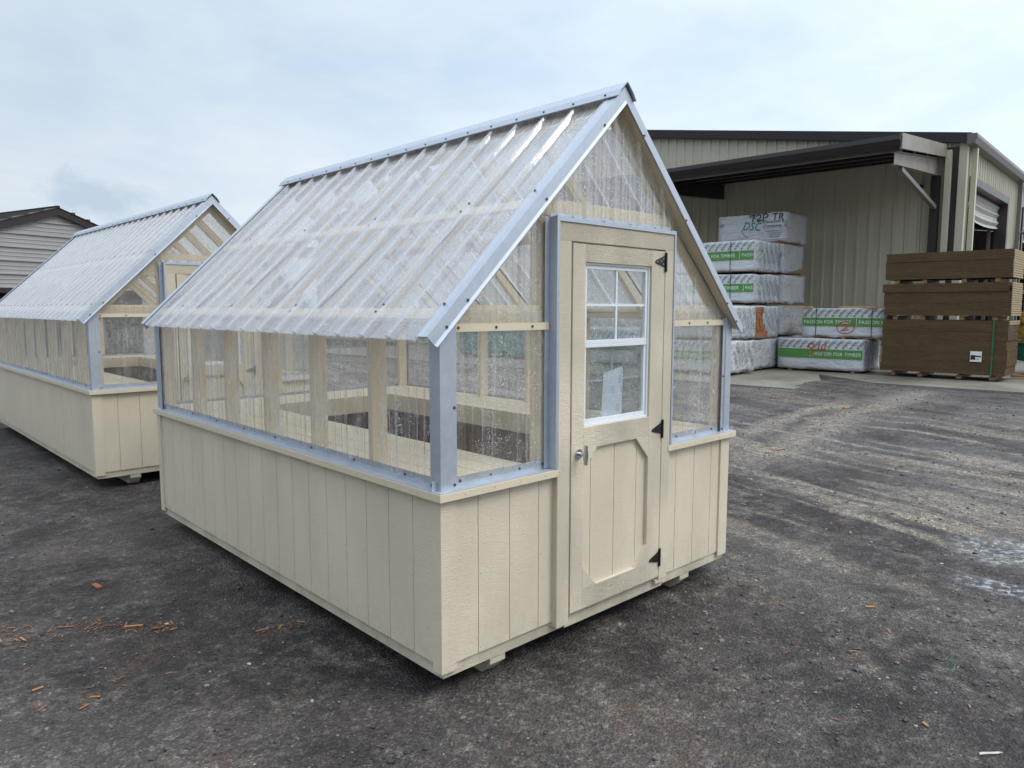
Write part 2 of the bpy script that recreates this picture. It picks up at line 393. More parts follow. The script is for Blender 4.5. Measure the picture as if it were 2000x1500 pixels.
        k_ = t.rng(t.math('ADD', ds, t.math('MULTIPLY', pnz, wd*2.2)), wd*.75, wd*1.25, 1, 0)
        pud = k_ if pud is None else t.math('MAXIMUM', pud, k_)
    rim = t.math('MULTIPLY', t.math('MULTIPLY', pud, t.math('SUBTRACT', 1.0, pud)), 2.4)
    pud = t.math('MULTIPLY', pud, t.rng(t.noise(v, 16, 5, .75), .60, .46, .08, 1))
    base = t.mix(rim, base, (.045, .04, .038))
    wet = t.noise(v, 1.3, 4, .6)
    rough = t.rng(wet, .35, .7, .44, .78)
    rough = t.math('ADD', rough, t.math('MULTIPLY', smask, .12))
    rough = t.add('ShaderNodeMix', {0: pud, 2: rough, 3: .06}, data_type='FLOAT').outputs[0]
    h = t.math('ADD', h, t.math('MULTIPLY', fine, .9))
    h = t.math('MULTIPLY', h, t.rng(pud, 0, 1, 1, .02))
    nrm = t.bump(h, .9, .012)
    base = t.mix(t.math('MULTIPLY', pud, .6), base, (.40, .40, .41))
    out(t, pbsdf(t, base=base, rough=rough, normal=nrm, spec=.32))
    me.materials.append(m)
    lk(bpy.data.objects.new('ground', me), None, kind='structure')
ground()

def scatter_stones():
    """loose gravel nobody could count, one mesh of small angular stones"""
    rnd = random.Random(3); ico = []
    for k in range(7):
        bm = bmesh.new(); bmesh.ops.create_icosphere(bm, subdivisions=1, radius=1)
        for v in bm.verts: v.co *= rnd.uniform(.65, 1.2)
        for v in bm.verts: v.co.z *= .6
        ico.append(([v.co.copy() for v in bm.verts], [tuple(q.index for q in f.verts) for f in bm.faces])); bm.free()
    mb = MB(); cnt = 0
    while cnt < 13000:
        # distance-weighted around the camera
        ang = R(90)-(YAW+rnd.uniform(-R(40), R(40))); d = 1.6+15*rnd.random()**1.5
        x = CAM.x+d*math.cos(ang); y = CAM.y+d*math.sin(ang)
        if -.05 < x < 2.5 and -.0 < y < 3.85: continue
        D, s = toB(x, y)
        if (D > 13.7 and s > 5.6) or (D > 16.0 and s < 6.3): continue
        if noise.noise(Vector((x*.8, y*.8, 9)))+rnd.uniform(-.4, .4) < -.12 and D < 8: continue
        r = rnd.lognormvariate(math.log(.0052), .42)*(1+.05*d); r = min(r, .026)
        vs, fs = ico[cnt % 7]; a = rnd.uniform(0, 6.28); ca, sa = math.cos(a)*r, math.sin(a)*r*rnd.uniform(.6, 1)
        z = gz(x, y)+r*.18
        mb.raw([(x+v.x*ca-v.y*sa, y+v.x*sa+v.y*ca, z+v.z*r) for v in vs], fs); cnt += 1
    m, t = newmat('loose_stone'); geo = t.add('ShaderNodeNewGeometry').outputs['Random Per Island']
    c = t.ramp(geo, [(0, (.02, .018, .019)), (.5, (.06, .054, .056)), (.82, (.12, .11, .11)), (.97, (.20, .19, .19)), (1, (.48, .48, .49))])
    out(t, pbsdf(t, base=c, rough=.5, normal=t.bump(t.noise(t.coord(), 300, 3, .6), .3, .002)))
    mb.build('gravel', m, None, kind='stuff', label='loose grey gravel scattered over the wet yard', category='gravel')
    # shavings
    mb = MB()
    spots = [(190, 1225, 60, 14, 60), (300, 1225, 60, 12, 60), (150, 1070, 90, 20, 40), (60, 1245, 70, 20, 40), (520, 1230, 60, 16, 22), (170, 1350, 120, 60, 30), (470, 1080, 160, 60, 20), (1690, 1260, 120, 45, 26), (1500, 1200, 200, 90, 10), (1700, 1400, 260, 70, 12), (1480, 870, 70, 12, 20), (40, 1030, 60, 20, 22)]
    for px, py, sx, sy, n in spots:
        for k in range(n):
            P = pix_ground(px+rnd.gauss(0, sx*.55), py+rnd.gauss(0, sy*.55))
            L = rnd.lognormvariate(math.log(.0095), .5); W = L*rnd.uniform(.12, .3); a = rnd.uniform(0, 6.28)
            m4 = Matrix.Translation((P.x, P.y, gz(P.x, P.y)+.004)) @ Matrix.Rotation(a, 4, 'Z') @ Matrix.Rotation(rnd.uniform(-.2, .2), 4, 'Y')
            mb.box(-L, L, -W, W, 0, .002, m4)
    m, t = newmat('wood_shaving'); geo = t.add('ShaderNodeNewGeometry').outputs['Random Per Island']
    c = t.ramp(geo, [(0, (.10, .04, .018)), (.6, (.24, .10, .035)), (1, (.34, .19, .08))])
    out(t, pbsdf(t, base=c, rough=.6))
    mb.build('wood_shavings', m, None, kind='stuff', label='orange wood shavings and splinters strewn on the ground', category='wood shavings')
def pix_ray(px, py):
    return (_f + _r2*((px-1000)/1415.5) + _u2*((750-py)/1415.5))
def pix_ground(px, py, z=-.1):
    d = pix_ray(px, py); P = CAM+d*((z-CAM.z)/d.z)
    for _ in range(3): P = CAM+d*((gz(P.x, P.y)-CAM.z)/d.z)
    return P
scatter_stones()

# ------------------------------------------------------------ greenhouse
SL = .98                                         # roof slope (rise over run)
W = 2.44
def ztop(x, top=2.88): return top-SL*abs(x-W/2)
PER = .2286
def corr_profile(L, amp=.019, minor=.0035, start=0.):
    """(u,h) points of a ribbed sheet over length L"""
    pts = []; u = -PER+start
    while u < L+PER:
        for du, h in ((0, 0), (.007, amp*.6), (.013, amp*.93), (.024, amp), (.035, amp*.93), (.041, amp*.6), (.048, 0), (.090, 0), (.092, minor), (.103, minor), (.105, 0), (.128, 0), (.1295, minor*.5), (.131, 0), (.154, 0), (.156, minor), (.167, minor), (.169, 0), (.195, 0), (.1955, minor*.5), (.198, 0)):
            pts.append((u+du, h))
        u += PER
    res = [p for p in pts if 0 < p[0] < L]
    def at(x):
        for (a, ha), (b, hb) in zip(pts, pts[1:]):
            if a <= x <= b: return ha+(hb-ha)*((x-a)/(b-a) if b > a else 0)
        return 0
    return [(0, at(0))]+res+[(L, at(L))]
screw_me = None
def screw_mesh():
    global screw_me
    if screw_me: return screw_me
    mb = MB(); mb.tube((0, 0, 0), (0, 0, .0018), .0072, 10); mb.tube((0, 0, .0018), (0, 0, .006), .0042, 6)
    o = mb.build('screw', M_screw); screw_me = o.data; bpy.data.objects.remove(o); return screw_me
def screw(p, n, parent):
    q = Vector(n).to_track_quat('Z', 'Y').to_euler(); share('screw', screw_mesh(), p, q, parent)

def greenhouse(loc, rotz, L, label, roofmat, main):
    G = thing('greenhouse', label, 'greenhouse', loc, rotz, 'greenhouses for sale in the yard')
    gx = .0045
    def siding_wall(a, b, face, name='siding'):
        """vertical grooved boards between a and b along a wall"""
        mb = MB(); cuts = [a]; u = .2085
        while u < b: 
            if u > a+.02: cuts.append(u)
            u += .2032
        cuts.append(b)
        for p, q in zip(cuts, cuts[1:]):
            p2, q2 = (p+gx/2 if p != a else p), (q-gx/2 if q != b else q)
            if face == 'front': mb.box(p2, q2, -.010, .004, .062, .846)
            elif face == 'back': mb.box(p2, q2, L-.004, L+.010, .062, .846)
            elif face == 'left': mb.box(-.010, .004, p2, q2, .062, .846)
            else: mb.box(W-.004, W+.010, p2, q2, .062, .846)
        # groove bottoms
        if face == 'front': mb.box(a, b, -.0045, .0035, .064, .844)
        elif face == 'left': mb.box(-.0045, .0035, a, b, .064, .844)
        return mb.build(name, M_side, G)
    siding_wall(.0, .716, 'front'); siding_wall(1.70, W, 'front'); siding_wall(0.004, L-.004, 'left'); siding_wall(.004, L-.004, 'right'); siding_wall(0, W, 'back')
    # skirt and floor
    mb = MB(); mb.box(.002, W-.002, 0.0, .036, 0, .0615); mb.box(.002, W-.002, L-.036, L, 0, .0615); mb.box(0.001, .036, .037, L-.037, 0, .0615); mb.box(W-.036, W-.001, .037, L-.037, 0, .0615)
    mb.build('skirt_board', M_sideH, G)
    MB().box(.04, W-.04, .04, L-.04, .045, .062).build('floor', simple('floor_ply', (.30, .21, .12), .8), G)
    # inside of the low walls: raw brown panel with studs
    mb = MB(); mb.box(.0045, .012, .03, L-.03, .063, .84); mb.box(W-.012, W-.0045, .03, L-.03, .063, .84); mb.box(.03, W-.03, L-.012, L-.0045, .063, .84); mb.box(.03, .71, .0045, .012, .063, .84); mb.box(1.72, W-.03, .0045, .012, .063, .84)
    mb.build('inner_lining', M_brown, G)
    for x in (.295, 1.93):
        for sx in (x,):
            mb = MB(); mb.prism([(.27 if False else -.0, 0), (L, 0), (L-.10, -.095), (.10, -.095)] if False else [(.004, -.001), (L-.004, -.001), (L-.004, -.04), (L-.075, -.102), (.075, -.102), (.004, -.035)], sx, sx+.10, 'yz')
            mb.build('skid', M_skid, G)
    # corner trims
    for (a, b, c, d) in ((-.022, .068, -.022, -.0105), (W-.098, W+.004, -.022, -.0105)):
        MB().box(a, b, c, d, .034, .8455).build('corner_trim', M_side, G)
    for (a, b, c, d) in ((-.022, -.0105, -.010, .045), (-.022, -.0105, L-.05, L+.022), (W+.0105, W+.022, -.01, .06), (W+.0105, W+.022, L-.05, L+.022)):
        MB().box(a, b, c, d, .034, .8455).build('corner_trim', M_side, G)
    # ledges
    for a, b, c, d in ((-.045, .718, -.05, .03), (1.690, W+.045, -.05, .03), (-.045, .03, .0305, L+.045), (W-.03, W+.045, .0305, L+.045), (.0305, W-.0305, L-.03, L+.045)):
        MB().box(a, b, c, d, .847, .884).build('ledge', M_lumber, G, bevel=.002)
    # flashings: lip on the ledge and upstand
    def flash(a, b, face):
        mb = MB()
        if face == 'front': mb.box(a, b, -.046, .018, .885, .8875); mb.box(a, b, .0135, .016, .8875, .935)
        if face == 'left': mb.box(-.041, .018, a, b, .885, .8875); mb.box(.0135, .016, a, b, .8875, .935)
        if face == 'right': mb.box(W-.018, W+.041, a, b, .885, .8875); mb.box(W-.016, W-.0135, a, b, .8875, .935)
        if face == 'back': mb.box(a, b, L-.018, L+.041, .885, .8875); mb.box(a, b, L-.016, L-.0135, .8875, .935)
        return mb.build('flashing', M_galv, G)
    f1 = flash(-.042, .716, 'front'); f2 = flash(1.695, W+.042, 'front'); f3 = flash(.0185, L+.04, 'left'); flash(.0185, L+.04, 'right'); flash(.02, W-.02, 'back')
    if main:
        for x in (.12, .31, .50, .66): screw((x, .0128, .913), (0, -1, 0), f1)
        for x in (1.86, 2.08, 2.27): screw((x, .0128, .913), (0, -1, 0), f2)
    for k in range(int(L/.46)): screw((.0128, .30+k*.46, .913), (-1, 0, 0), f3)
    # framing
    ys = [.045]+[.61*k for k in range(1, int((L-.3)/.61)+1)]+[L-.045]
    for y in ys:
        for x in (.022, W-.111): MB().box(x, x+.089, y-.019, y+.019, .885, 1.635).build('stud', M_lumber, G)
    for x in (.022, W-.111): 
        MB().box(x, x+.089, .02, L-.02, 1.6355, 1.672).build('top_plate', M_lumber, G)
    for x in (.70-.038, 1.722): 
        MB().box(x, x+.038, .026, .105, .10, 2.165).build('door_stud', M_lumber, G)
    # rafters
    def rafter(y, w_=.038):
        for sg in (0, 1):
            mb = MB()
            pts = [(.022, ztop(.022)-.0555), (W/2, ztop(W/2)-.0555), (W/2, ztop(W/2)-.165), (.111, ztop(.111)-.165), (.111, 1.6725), (.022, 1.6725)]
            if sg: pts = [(W-p[0], p[1]) for p in pts]
            mb.prism(pts, y-w_/2, y+w_/2, 'xz'); mb.build('rafter', M_lumber, G)
    for y in ys: rafter(y if y > .1 else .047)
    # purlins
    for x in (.036, .585, 1.150):
        for sg in (0, 1):
            mb = MB(); a = x-.023; b = x+.023
            pts = [(a, ztop(a)-.0365), (b, ztop(b)-.0365), (b, ztop(b)-.0545), (a, ztop(a)-.0545)]
            if sg: pts = [(W-p[0], p[1]) for p in pts]
            mb.prism(pts, .03, L-.03, 'xz'); mb.build('purlin', M_lumber, G)
    # gable boards front and back
    for y0 in (.024, L-.062):
        MB().box(.112, .66, y0, y0+.036, 1.636, 1.722).build('gable_plate', M_lumber, G)
        MB().box(1.765, W-.112, y0, y0+.036, 1.636, 1.722).build('gable_plate', M_lumber, G)
        MB().box(.64, 1.80, y0, y0+.036, 2.170, 2.255).build('header', M_lumber, G)
    for k in range(1, len(ys)-1, 2):
        y = ys[k]; MB().box(.62, W-.62, y+.020, y+.055, 2.150, 2.215).build('collar_tie', M_lumber, G)
    for x in (1.0, 1.45): MB().box(x-.019, x+.019, L-.10, L-.03, .95, 2.16).build('stud', M_lumber, G)
    MB().box(.11, W-.11, L-.10, L-.03, 1.60, 1.672).build('back_plate', M_lumber, G)
    # outer rail on the front
    r1 = MB().box(.080, .690, -.004, .0105, 1.600, 1.636).build('rail', M_lumber, G); r2 = MB().box(1.722, W-.085, -.004, .0105, 1.600, 1.636).build('rail', M_lumber, G)
    for x in (.10, .33, .57): screw((x, -.0045, 1.618), (0, -1, 0), r1)
    for x in (1.95, 2.16): screw((x, -.0045, 1.618), (0, -1, 0), r2)
    # benches
    bw = .60
    for a, b, c, d in ((.03, bw, .03, L-bw), (W-bw, W-.03, .03, L-bw), (.03, W-.03, L-bw+.002, L-.03)):
        mb = MB(); n = 4
        if d-c > b-a:
            for k in range(n): mb.box(a+(b-a)*k/n+.003, a+(b-a)*(k+1)/n-.003, c, d, .890, .912)
        else:
            for k in range(n): mb.box(a, b, c+(d-c)*k/n+.003, c+(d-c)*(k+1)/n-.003, .890, .912)
        o = mb.build('bench', M_lumber, G)
    mb = MB(); mb.box(bw-.02, bw-.001, .03, L-bw, .765, .8895); mb.box(W-bw+.001, W-bw+.02, .03, L-bw, .765, .8895); mb.box(bw-.02, W-bw+.02, L-bw+.001, L-bw+.02, .765, .8895)
    mb.build('bench_fascia', M_lumber, G)
    # ---- clear wall sheets (ribs vertical)
    def sheet(u0, u1, zlo, zhi, fn, name='wall_sheet', mat=M_wallp):
        pr = corr_profile(u1-u0, .016, .006, start=random.uniform(0, .2)); vs = []; fs = []
        for u, h in pr:
            za, zb = zlo(u0+u) if callable(zlo) else zlo, zhi(u0+u) if callable(zhi) else zhi
            vs += [fn(u0+u, h, za), fn(u0+u, h, max(za, zb))]
        n = len(pr)
        for i in range(n-1): fs.append((2*i, 2*i+2, 2*i+3, 2*i+1))
        return MB().raw(vs, fs).build(name, mat, G)
    s1 = sheet(.02, L-.02, .905, 1.63, lambda u, h, z: (.011-h, u, z))
    sheet(.02, L-.02, .905, 1.63, lambda u, h, z: (W-.011+h, u, z))
    inner = lambda x: ztop(x)-.045
    for y0, y1 in ((-.041, .018), (L-.018, L+.041)):
        for sg in (0, 1):
            pts = [(-.04, ztop(-.04)-.045), (W/2, ztop(W/2)-.045), (W/2, ztop(W/2)-.072), (-.04, ztop(-.04)-.072)]
            if sg: pts = [(W-p[0], p[1]) for p in pts]
            MB().prism(pts, y0, y1, 'xz').build('barge_board', M_lumber, G)
    sheet(.02, .700, .905, 1.70, lambda u, h, z: (u, .0115-h*.8, z))
    sheet(.02, .700, 1.64, inner, lambda u, h, z: (u, .0215-h*.5, z))
    sheet(1.715, W-.02, .905, 1.70, lambda u, h, z: (u, .0115-h*.8, z))
    sheet(1.715, W-.02, 1.64, inner, lambda u, h, z: (u, .0215-h*.5, z))
    gp = sheet(.695, 1.745, 2.150, inner, lambda u, h, z: (u, .0015-h, z))
    sheet(.02, W-.02, .905, inner, lambda u, h, z: (u, L-.0115+h, z))
    for x in (.73, .85, 1.10, 1.33, 1.56, 1.72): screw((x, -.012, 2.166), (0, -1, 0), gp)
    # ---- roof sheets
    for sg in (0, 1):
        Lr = L+.04; pr = corr_profile(Lr, .027, .0025, start=.03); vs = []; fs = []
        cs = 1/math.hypot(1, SL); nx, nz = -SL*cs, cs
        xa, xb = -.105, W/2-.01
        for u, h in pr:
            for x in (xa, xb):
                X = x+nx*(h-.024); Z = ztop(x)+nz*(h-.024)
                if sg: X = W-X
                vs.append((X, u-.02, Z))
        n = len(pr)
        for i in range(n-1): fs.append((2*i, 2*i+2, 2*i+3, 2*i+1) if not sg else (2*i, 2*i+1, 2*i+3, 2*i+2))
        rs = MB().raw(vs, fs).build('roof_sheet', roofmat, G)
        if not sg:
            for xx in (.036, .585):
                k = 0; y = .03+.027-.02
                while y < L:
                    if k % 4 == 2 or not main:
                        screw((xx, y-.003, ztop(xx)+.0045), (nx, 0, nz), rs)
                    if k % 4 == 2: screw((xx, y+.07, ztop(xx)-.031), (nx, 0, nz), rs)
                    y += PER; k += 1
    # ---- rake trims
    def rake(yo, sg, out_):
        # profile in (y along outward, n) : top flange, face, bottom lip
        cs = 1/math.hypot(1, SL); T = .0025
        mb = MB()
        xe, xr = -.105, W/2
        def P(x, y, n):          # n = distance down, perpendicular to the roof
            X = x+SL*cs*n; Z = ztop(x)+.003-cs*n
            if sg: X = W-X
            return (X, y, Z)
        ya = yo-.035*out_*-1
        prof = [(yo-out_*.068, -.001), (yo-out_*.068, .0025), (yo, .0), (yo+out_*.004, .052), (yo+out_*.015, .064), (yo+out_*.013, .067), (yo-out_*.001, .055), (yo-out_*.003, .004)]
        def xridge(n): # meet at the middle
            return W/2-SL*cs*n
        a = [P(xe, y, n) for y, n in prof]; b = [P(xridge(n), y, n) for y, n in prof]
        m = len(prof)
        fs = [tuple(range(m)), tuple(range(2*m-1, m-1, -1))]+[(i, i+m, (i+1) % m+m, (i+1) % m) for i in range(m)]
        o = MB().raw(a+b, fs).build('rake_trim', M_galv, G)
        if out_ < 0:
            for x in (.0, .12, .62, 1.05):
                q = P(x-SL*cs*.045, yo-.0045, .045); screw(q, (0, -1, 0), o)
            if not sg:
                for x in (.036, .60): screw(P(x, yo+.055, -.003), (-SL*cs, 0, cs), o)
    for sg in (0, 1): rake(-.045, sg, -1); rake(L+.045, sg, 1)
    # ---- ridge cap
    cs = 1/math.hypot(1, SL); mb = MB(); y0, y1 = -.062, L+.10
    for sg in (0, 1):
        prof = [(W/2, 2.905), (W/2-.052, 2.905-.046), (W/2-.078, 2.905-.084), (W/2-.076, 2.905-.089), (W/2-.049, 2.905-.052), (W/2, 2.901)]
        if sg: prof = [(W-a, b) for a, b in prof]
        mb.prism(prof, y0, y1, 'xz')
    cap = mb.build('ridge_cap', M_galv, G)
    y = .037+.0
    while y < L: screw((W/2-.066, y, 2.905-.066), (-.7, 0, .6), cap); y += PER
    # ---- corner posts (folded steel)
    for sx in (0, 1):
        for e in (0, 1):
            X = (lambda v: v) if not sx else (lambda v: W-v); Y = (lambda v: v) if not e else (lambda v: L-v)
            pts = [(.083, .006), (.0035, -.0), (-.009, -.009), (-.004, .055), (.0, .072), (.004, .072), (0, .055), (-.004, -.003), (.004, .005), (.083, .011)]
            pts = [(.086, -.006), (.060, -.006), (.057, -.012), (-.012, -.012), (-.012, .046), (-.006, .049), (-.006, .072), (-.003, .072), (-.003, .047), (-.009, .044), (-.009, -.009), (.0555, -.009), (.059, -.003), (.086, -.003)]
            pts = [(X(a), Y(b)) for a, b in pts]
            cp = MB().prism(pts, .888, 1.648, 'xy').build('corner_post', M_galv, G)
            if e == 0:
                for z in (1.26, .905): screw((X(.073), -.0065, z), (0, -1, 0), cp)
                if not sx: screw((-.0065, .062, .905), (-1, 0, 0), cp)
    # ---- door casing
    MB().box(.716, .808, -.045, .026, .034, 2.045).build('casing', M_stile, G, bevel=.0015)
    MB().box(1.625, 1.708, -.045, .026, .062, 2.045).build('casing', M_stile, G, bevel=.0015)
    MB().box(.716, 1.708, -.045, .026, 2.0455, 2.138).build('casing', M_sideH, G, bevel=.0015)
    MB().box(.812, 1.70, -.014, .026, .0, .078).build('sill_board', M_sideH, G)
    MB().box(1.60, 1.700, -.040, -.0145, .04, .0615).build('casing', M_stile, G)
    # steel channel round the casing
    mb = MB(); mb.box(.696, .7155, -.051, .010, .890, 2.16); mb.box(.664, .6955, .0015, .0035, .890, 2.16); mb.build('door_channel', M_galv, G)
    mb = MB(); mb.box(1.7085, 1.722, -.051, .010, .890, 2.16); mb.build('door_channel', M_galv, G)
    mb = MB(); mb.box(.716, 1.708, -.051, .0, 2.1385, 2.160); mb.box(.696, 1.722, -.0035, -.001, 2.1605, 2.185); mb.build('door_channel', M_galv, G)
    # ---- door
    D = MB()
    yf, yb = -.046, -.006
    D.box(.820, .917, yf, yb, .085, 2.036)
    D.box(1.492, 1.617, yf, yb, .085, 2.036)
    D.build('door', M_stile, G, bevel=.0012)
    door = G.children[-1]
    def gusset(*p): MB().prism(list(p), yf, yb, 'xz').build('gusset', M_stile, door)
    for z0, z1 in ((1.946, 2.036), (.965, 1.079), (.085, .195)): MB().box(.9175, 1.4915, yf, yb, z0, z1).build('rail', M_sideH, door)
    gusset((.9175, .9645), (1.03, .9645), (.9175, .850)); gusset((1.4915, .9645), (1.4915, .840), (1.376, .9645))
    gusset((.9175, .1955), (.9175, .315), (1.03, .1955)); gusset((1.4915, .1955), (1.385, .1955), (1.4915, .315))
    pn = MB()
    for a, b in ((.9176, .998), (1.0025, 1.2005), (1.205, 1.404), (1.4085, 1.4914)): pn.box(a, b, yb-.018, yb+.004, .1, 1.0)
    pn.box(.92, 1.49, yb-.012, yb+.003, .101, .999)
    pn.build('panel', M_side, door)
    # window
    def frame(mb, x0, x1, z0, z1, wdt, y0, y1):
        mb.box(x0, x0+wdt, y0, y1, z0, z1); mb.box(x1-wdt, x1, y0, y1, z0, z1); mb.box(x0+wdt, x1-wdt, y0, y1, z0, z0+wdt); mb.box(x0+wdt, x1-wdt, y0, y1, z1-wdt, z1)
    mb = MB(); frame(mb, .918, 1.491, 1.080, 1.945, .012, -.034, .012)
    win = mb.build('window_frame', M_vinyl, door, bevel=.001)
    mb = MB(); frame(mb, .931, 1.478, 1.520, 1.932, .019, -.027, -.008); mb.build('upper_sash', M_vinyl, win, bevel=.001)
    mb = MB(); frame(mb, .931, 1.478, 1.093, 1.519, .021, -.024, -.004); mb.box(.931, 1.478, -.029, -.0245, 1.500, 1.519); mb.build('lower_sash', M_vinyl, win, bevel=.001)
    mb = MB(); mb.box(1.198, 1.211, -.022, -.012, 1.540, 1.912); mb.box(.951, 1.1975, -.0225, -.0125, 1.719, 1.732); mb.box(1.2115, 1.458, -.0225, -.0125, 1.719, 1.732); mb.build('glazing_bar', M_vinyl, win)
    mb = MB(); mb.box(1.198, 1.211, .002, .008, 1.115, 1.497); mb.box(.952, 1.1975, .002, .008, 1.31, 1.322); mb.box(1.2115, 1.457, .002, .008, 1.31, 1.322); mb.build('glazing_bar', M_vinyl, win)
    MB().poly([(.95, -.0165, 1.54), (1.459, -.0165, 1.54), (1.459, -.0165, 1.912), (.95, -.0165, 1.912)]).build('pane', M_glass, win)
    MB().poly([(.952, -.012, 1.115), (1.457, -.012, 1.115), (1.457, -.012, 1.498), (.952, -.012, 1.498)]).build('pane', M_glass, win)
    MB().poly([(.953, .0005, 1.116), (1.456, .0005, 1.116), (1.456, .0005, 1.497), (.953, .0005, 1.497)]).build('insect_screen', M_screen, win)
    if main:
        mb = MB(); nseg = 6; vs = []
        for j in range(nseg+1):
            f = j/nseg
            for i in range(5):
                g = i/4; x = 1.118+.175*g+.012*f*0-.012*(1-f); z = 1.118+.235*f+.035*g*f
                vs.append((x, -.0075+.002*math.sin(g*5+f*3), z))
        mb.raw(vs, [(j*5+i, j*5+i+1, j*5+i+6, j*5+i+5) for j in range(nseg) for i in range(4)], True)
        pp = mb.build('leaflet', M_paper); pp['label'] = 'white printed leaflet stuck behind the lower glass of the nearer greenhouse door'; pp['category'] = 'leaflet'
    # hinges and handle
    for zc in (1.975, .995, .205):
        mb = MB(); mb.box(1.617, 1.632, -.053, -.0455, zc-.055, zc+.055); mb.tube((1.6155, -.054, zc-.052), (1.6155, -.054, zc+.052), .006, 8)
        mb.prism([(1.606, zc+.036), (1.606, zc-.026), (1.528, zc-.008), (1.520, zc), (1.528, zc+.008)], -.051, -.0465, 'xz')
        h = mb.build('hinge', M_black, door)
        for x, dz in ((1.535, 0), (1.57, .004), (1.595, -.012), (1.595, .018)): MB().tube((x, -.051, zc+dz), (x, -.0525, zc+dz), .0035, 8).build('bolt', M_chrome, h)
    mb = MB(); mb.tube((.872, -.0465, .945), (.872, -.056, .945), .026, 20); mb.tube((.872, -.056, .945), (.872, -.092, .945), .009, 12)
    mb.prism([(.872-.006, .893), (.872+.006, .893), (.872+.014, .945), (.872+.006, .997), (.872-.006, .997), (.872-.014, .945)], -.106, -.092, 'xz')
    mb.build('handle', M_chrome, door)
    return G
G1 = greenhouse((0, 0, 0), 0, 3.76, 'nearer cream greenhouse with clear ribbed roof, steel trim and a windowed door, whole in view', M_roof, True)
G2 = greenhouse((-.10, 5.40, .02), R(.6), 5.25, 'further cream greenhouse cut off by the left edge, half hidden behind the nearer one', M_roofB, False)

# small nails in the ledge of the nearer greenhouse
mb = MB()
for k in range(14): mb.tube((-.0452, .12+k*.26, .866), (-.0462, .12+k*.26, .866), .003, 6)
for x in (.10, .28, .45, .62, 1.76, 1.92, 2.1, 2.27, 2.42): mb.tube((x, -.0502, .866), (x, -.0512, .866), .003, 6)
for k in range(18):
    y = .2085+.2032*k
    for z in (.085, .45, .815): mb.tube((-.0102, y+.014+.003*(k % 3), z+.006*((k*7) % 5-2)), (-.0108, y+.014+.003*(k % 3), z+.006*((k*7) % 5-2)), .0032, 6)
for x in (.222, .427, .632, 1.84, 2.045, 2.25):
    for z in (.085, .45, .815): mb.tube((x, -.0102, z), (x, -.0108, z), .0032, 6)
mb.build('nails', simple('painted_nail', (.36, .31, .22), .5), G1)

# ------------------------------------------------------------ left grey building
def left_building():
    P0 = Vector((1.8394, 15.8938, 0)); a = R(17)
    G = thing('metal_garage', 'grey ribbed metal garage with dark brown gable trim behind the further greenhouse', 'garage', P0, a)
    m_w = simple('grey_siding', (.36, .345, .34), .5, var=.06, nscale=2)
    m_t = simple('dark_brown_trim', (.028, .020, .018), .45, var=.1)
    hw = 2.9; pk = 3.74; eave = pk-.34*hw
    def top(x): return pk-.345*abs(x)
    vs = []; fs = []; z = -.05; prof = []
    mj = 2.12
    z = mj
    while z < pk: 
        for dz, h in ((0, 0), (.012, .030), (.038, .030), (.050, 0), (.10, 0), (.108, .008), (.122, .008), (.13, 0), (.18, 0), (.188, .008), (.202, .008), (.21, 0)):
            if z+dz < pk-.01: prof.append((z+dz, h))
        z += .28
    for zz, h in prof:
        xw = min(hw, (pk-zz)/.345); vs += [(-xw, -h, zz), (xw, -h, zz)]
    fs = [(2*i, 2*i+1, 2*i+3, 2*i+2) for i in range(len(prof)-1)]
    MB().raw(vs, fs).build('gable_wall', m_w, G)
    MB().box(-hw, -1.9, 0, .05, -.12, 2.12).box(1.9, hw, 0, .05, -.12, 2.12).build('front_wall', m_w, G)
    MB().box(-1.9, 1.9, -.035, .03, 2.03, 2.119).build('door_header', m_t, G)
    mb = MB()
    for sg in (-1, 1):
        pts = [(0, pk+.13), (sg*(hw+.25), top(hw+.25)+.13), (sg*(hw+.25), top(hw+.25)-.02), (0, pk-.02)]
        mb.prism(pts, -.10, -.045, 'xz')
    mb.build('rake_board', m_t, G)
    mb = MB()
    for sg in (-1, 1):
        mb.prism([(0, pk+.145), (sg*(hw+.3), top(hw+.3)+.145), (sg*(hw+.3), top(hw+.3)+.131), (0, pk+.131)], -.12, 9, 'xz')
        for k in range(10):
            x = sg*(.0+.32*k); mb.box(x-.03, x+.03, -.13, 9, top(x)+.13, top(x)+.175)
    mb.build('roof', simple('brown_roof', (.06, .05, .045), .5), G)
    MB().box(-hw, -hw+.05, .05, 8.8, -.12, top(hw)).box(hw-.05, hw, .05, 8.8, -.12, top(hw)).box(-hw, hw, 8.8, 8.85, -.12, top(hw)).build('side_wall', m_w, G)
    G2_ = thing('grey_shed', 'second low shed with a weathered roof just showing beyond the garage', 'shed', P0+Vector((.2, 9.5, 0)), a)
    MB().box(-2.2, 5.5, 0, 5, -.1, 3.3).build('wall', m_w, G2_)
    MB().prism([(-2.6, 3.9), (-2.3, 4.62), (-.9, 4.55), (6.2, 4.15), (6.2, 3.25), (-2.6, 3.25)], -.3, 5.3, 'xz').build('roof', simple('weathered_roof', (.13, .14, .13), .6, var=.4), G2_)
left_building()

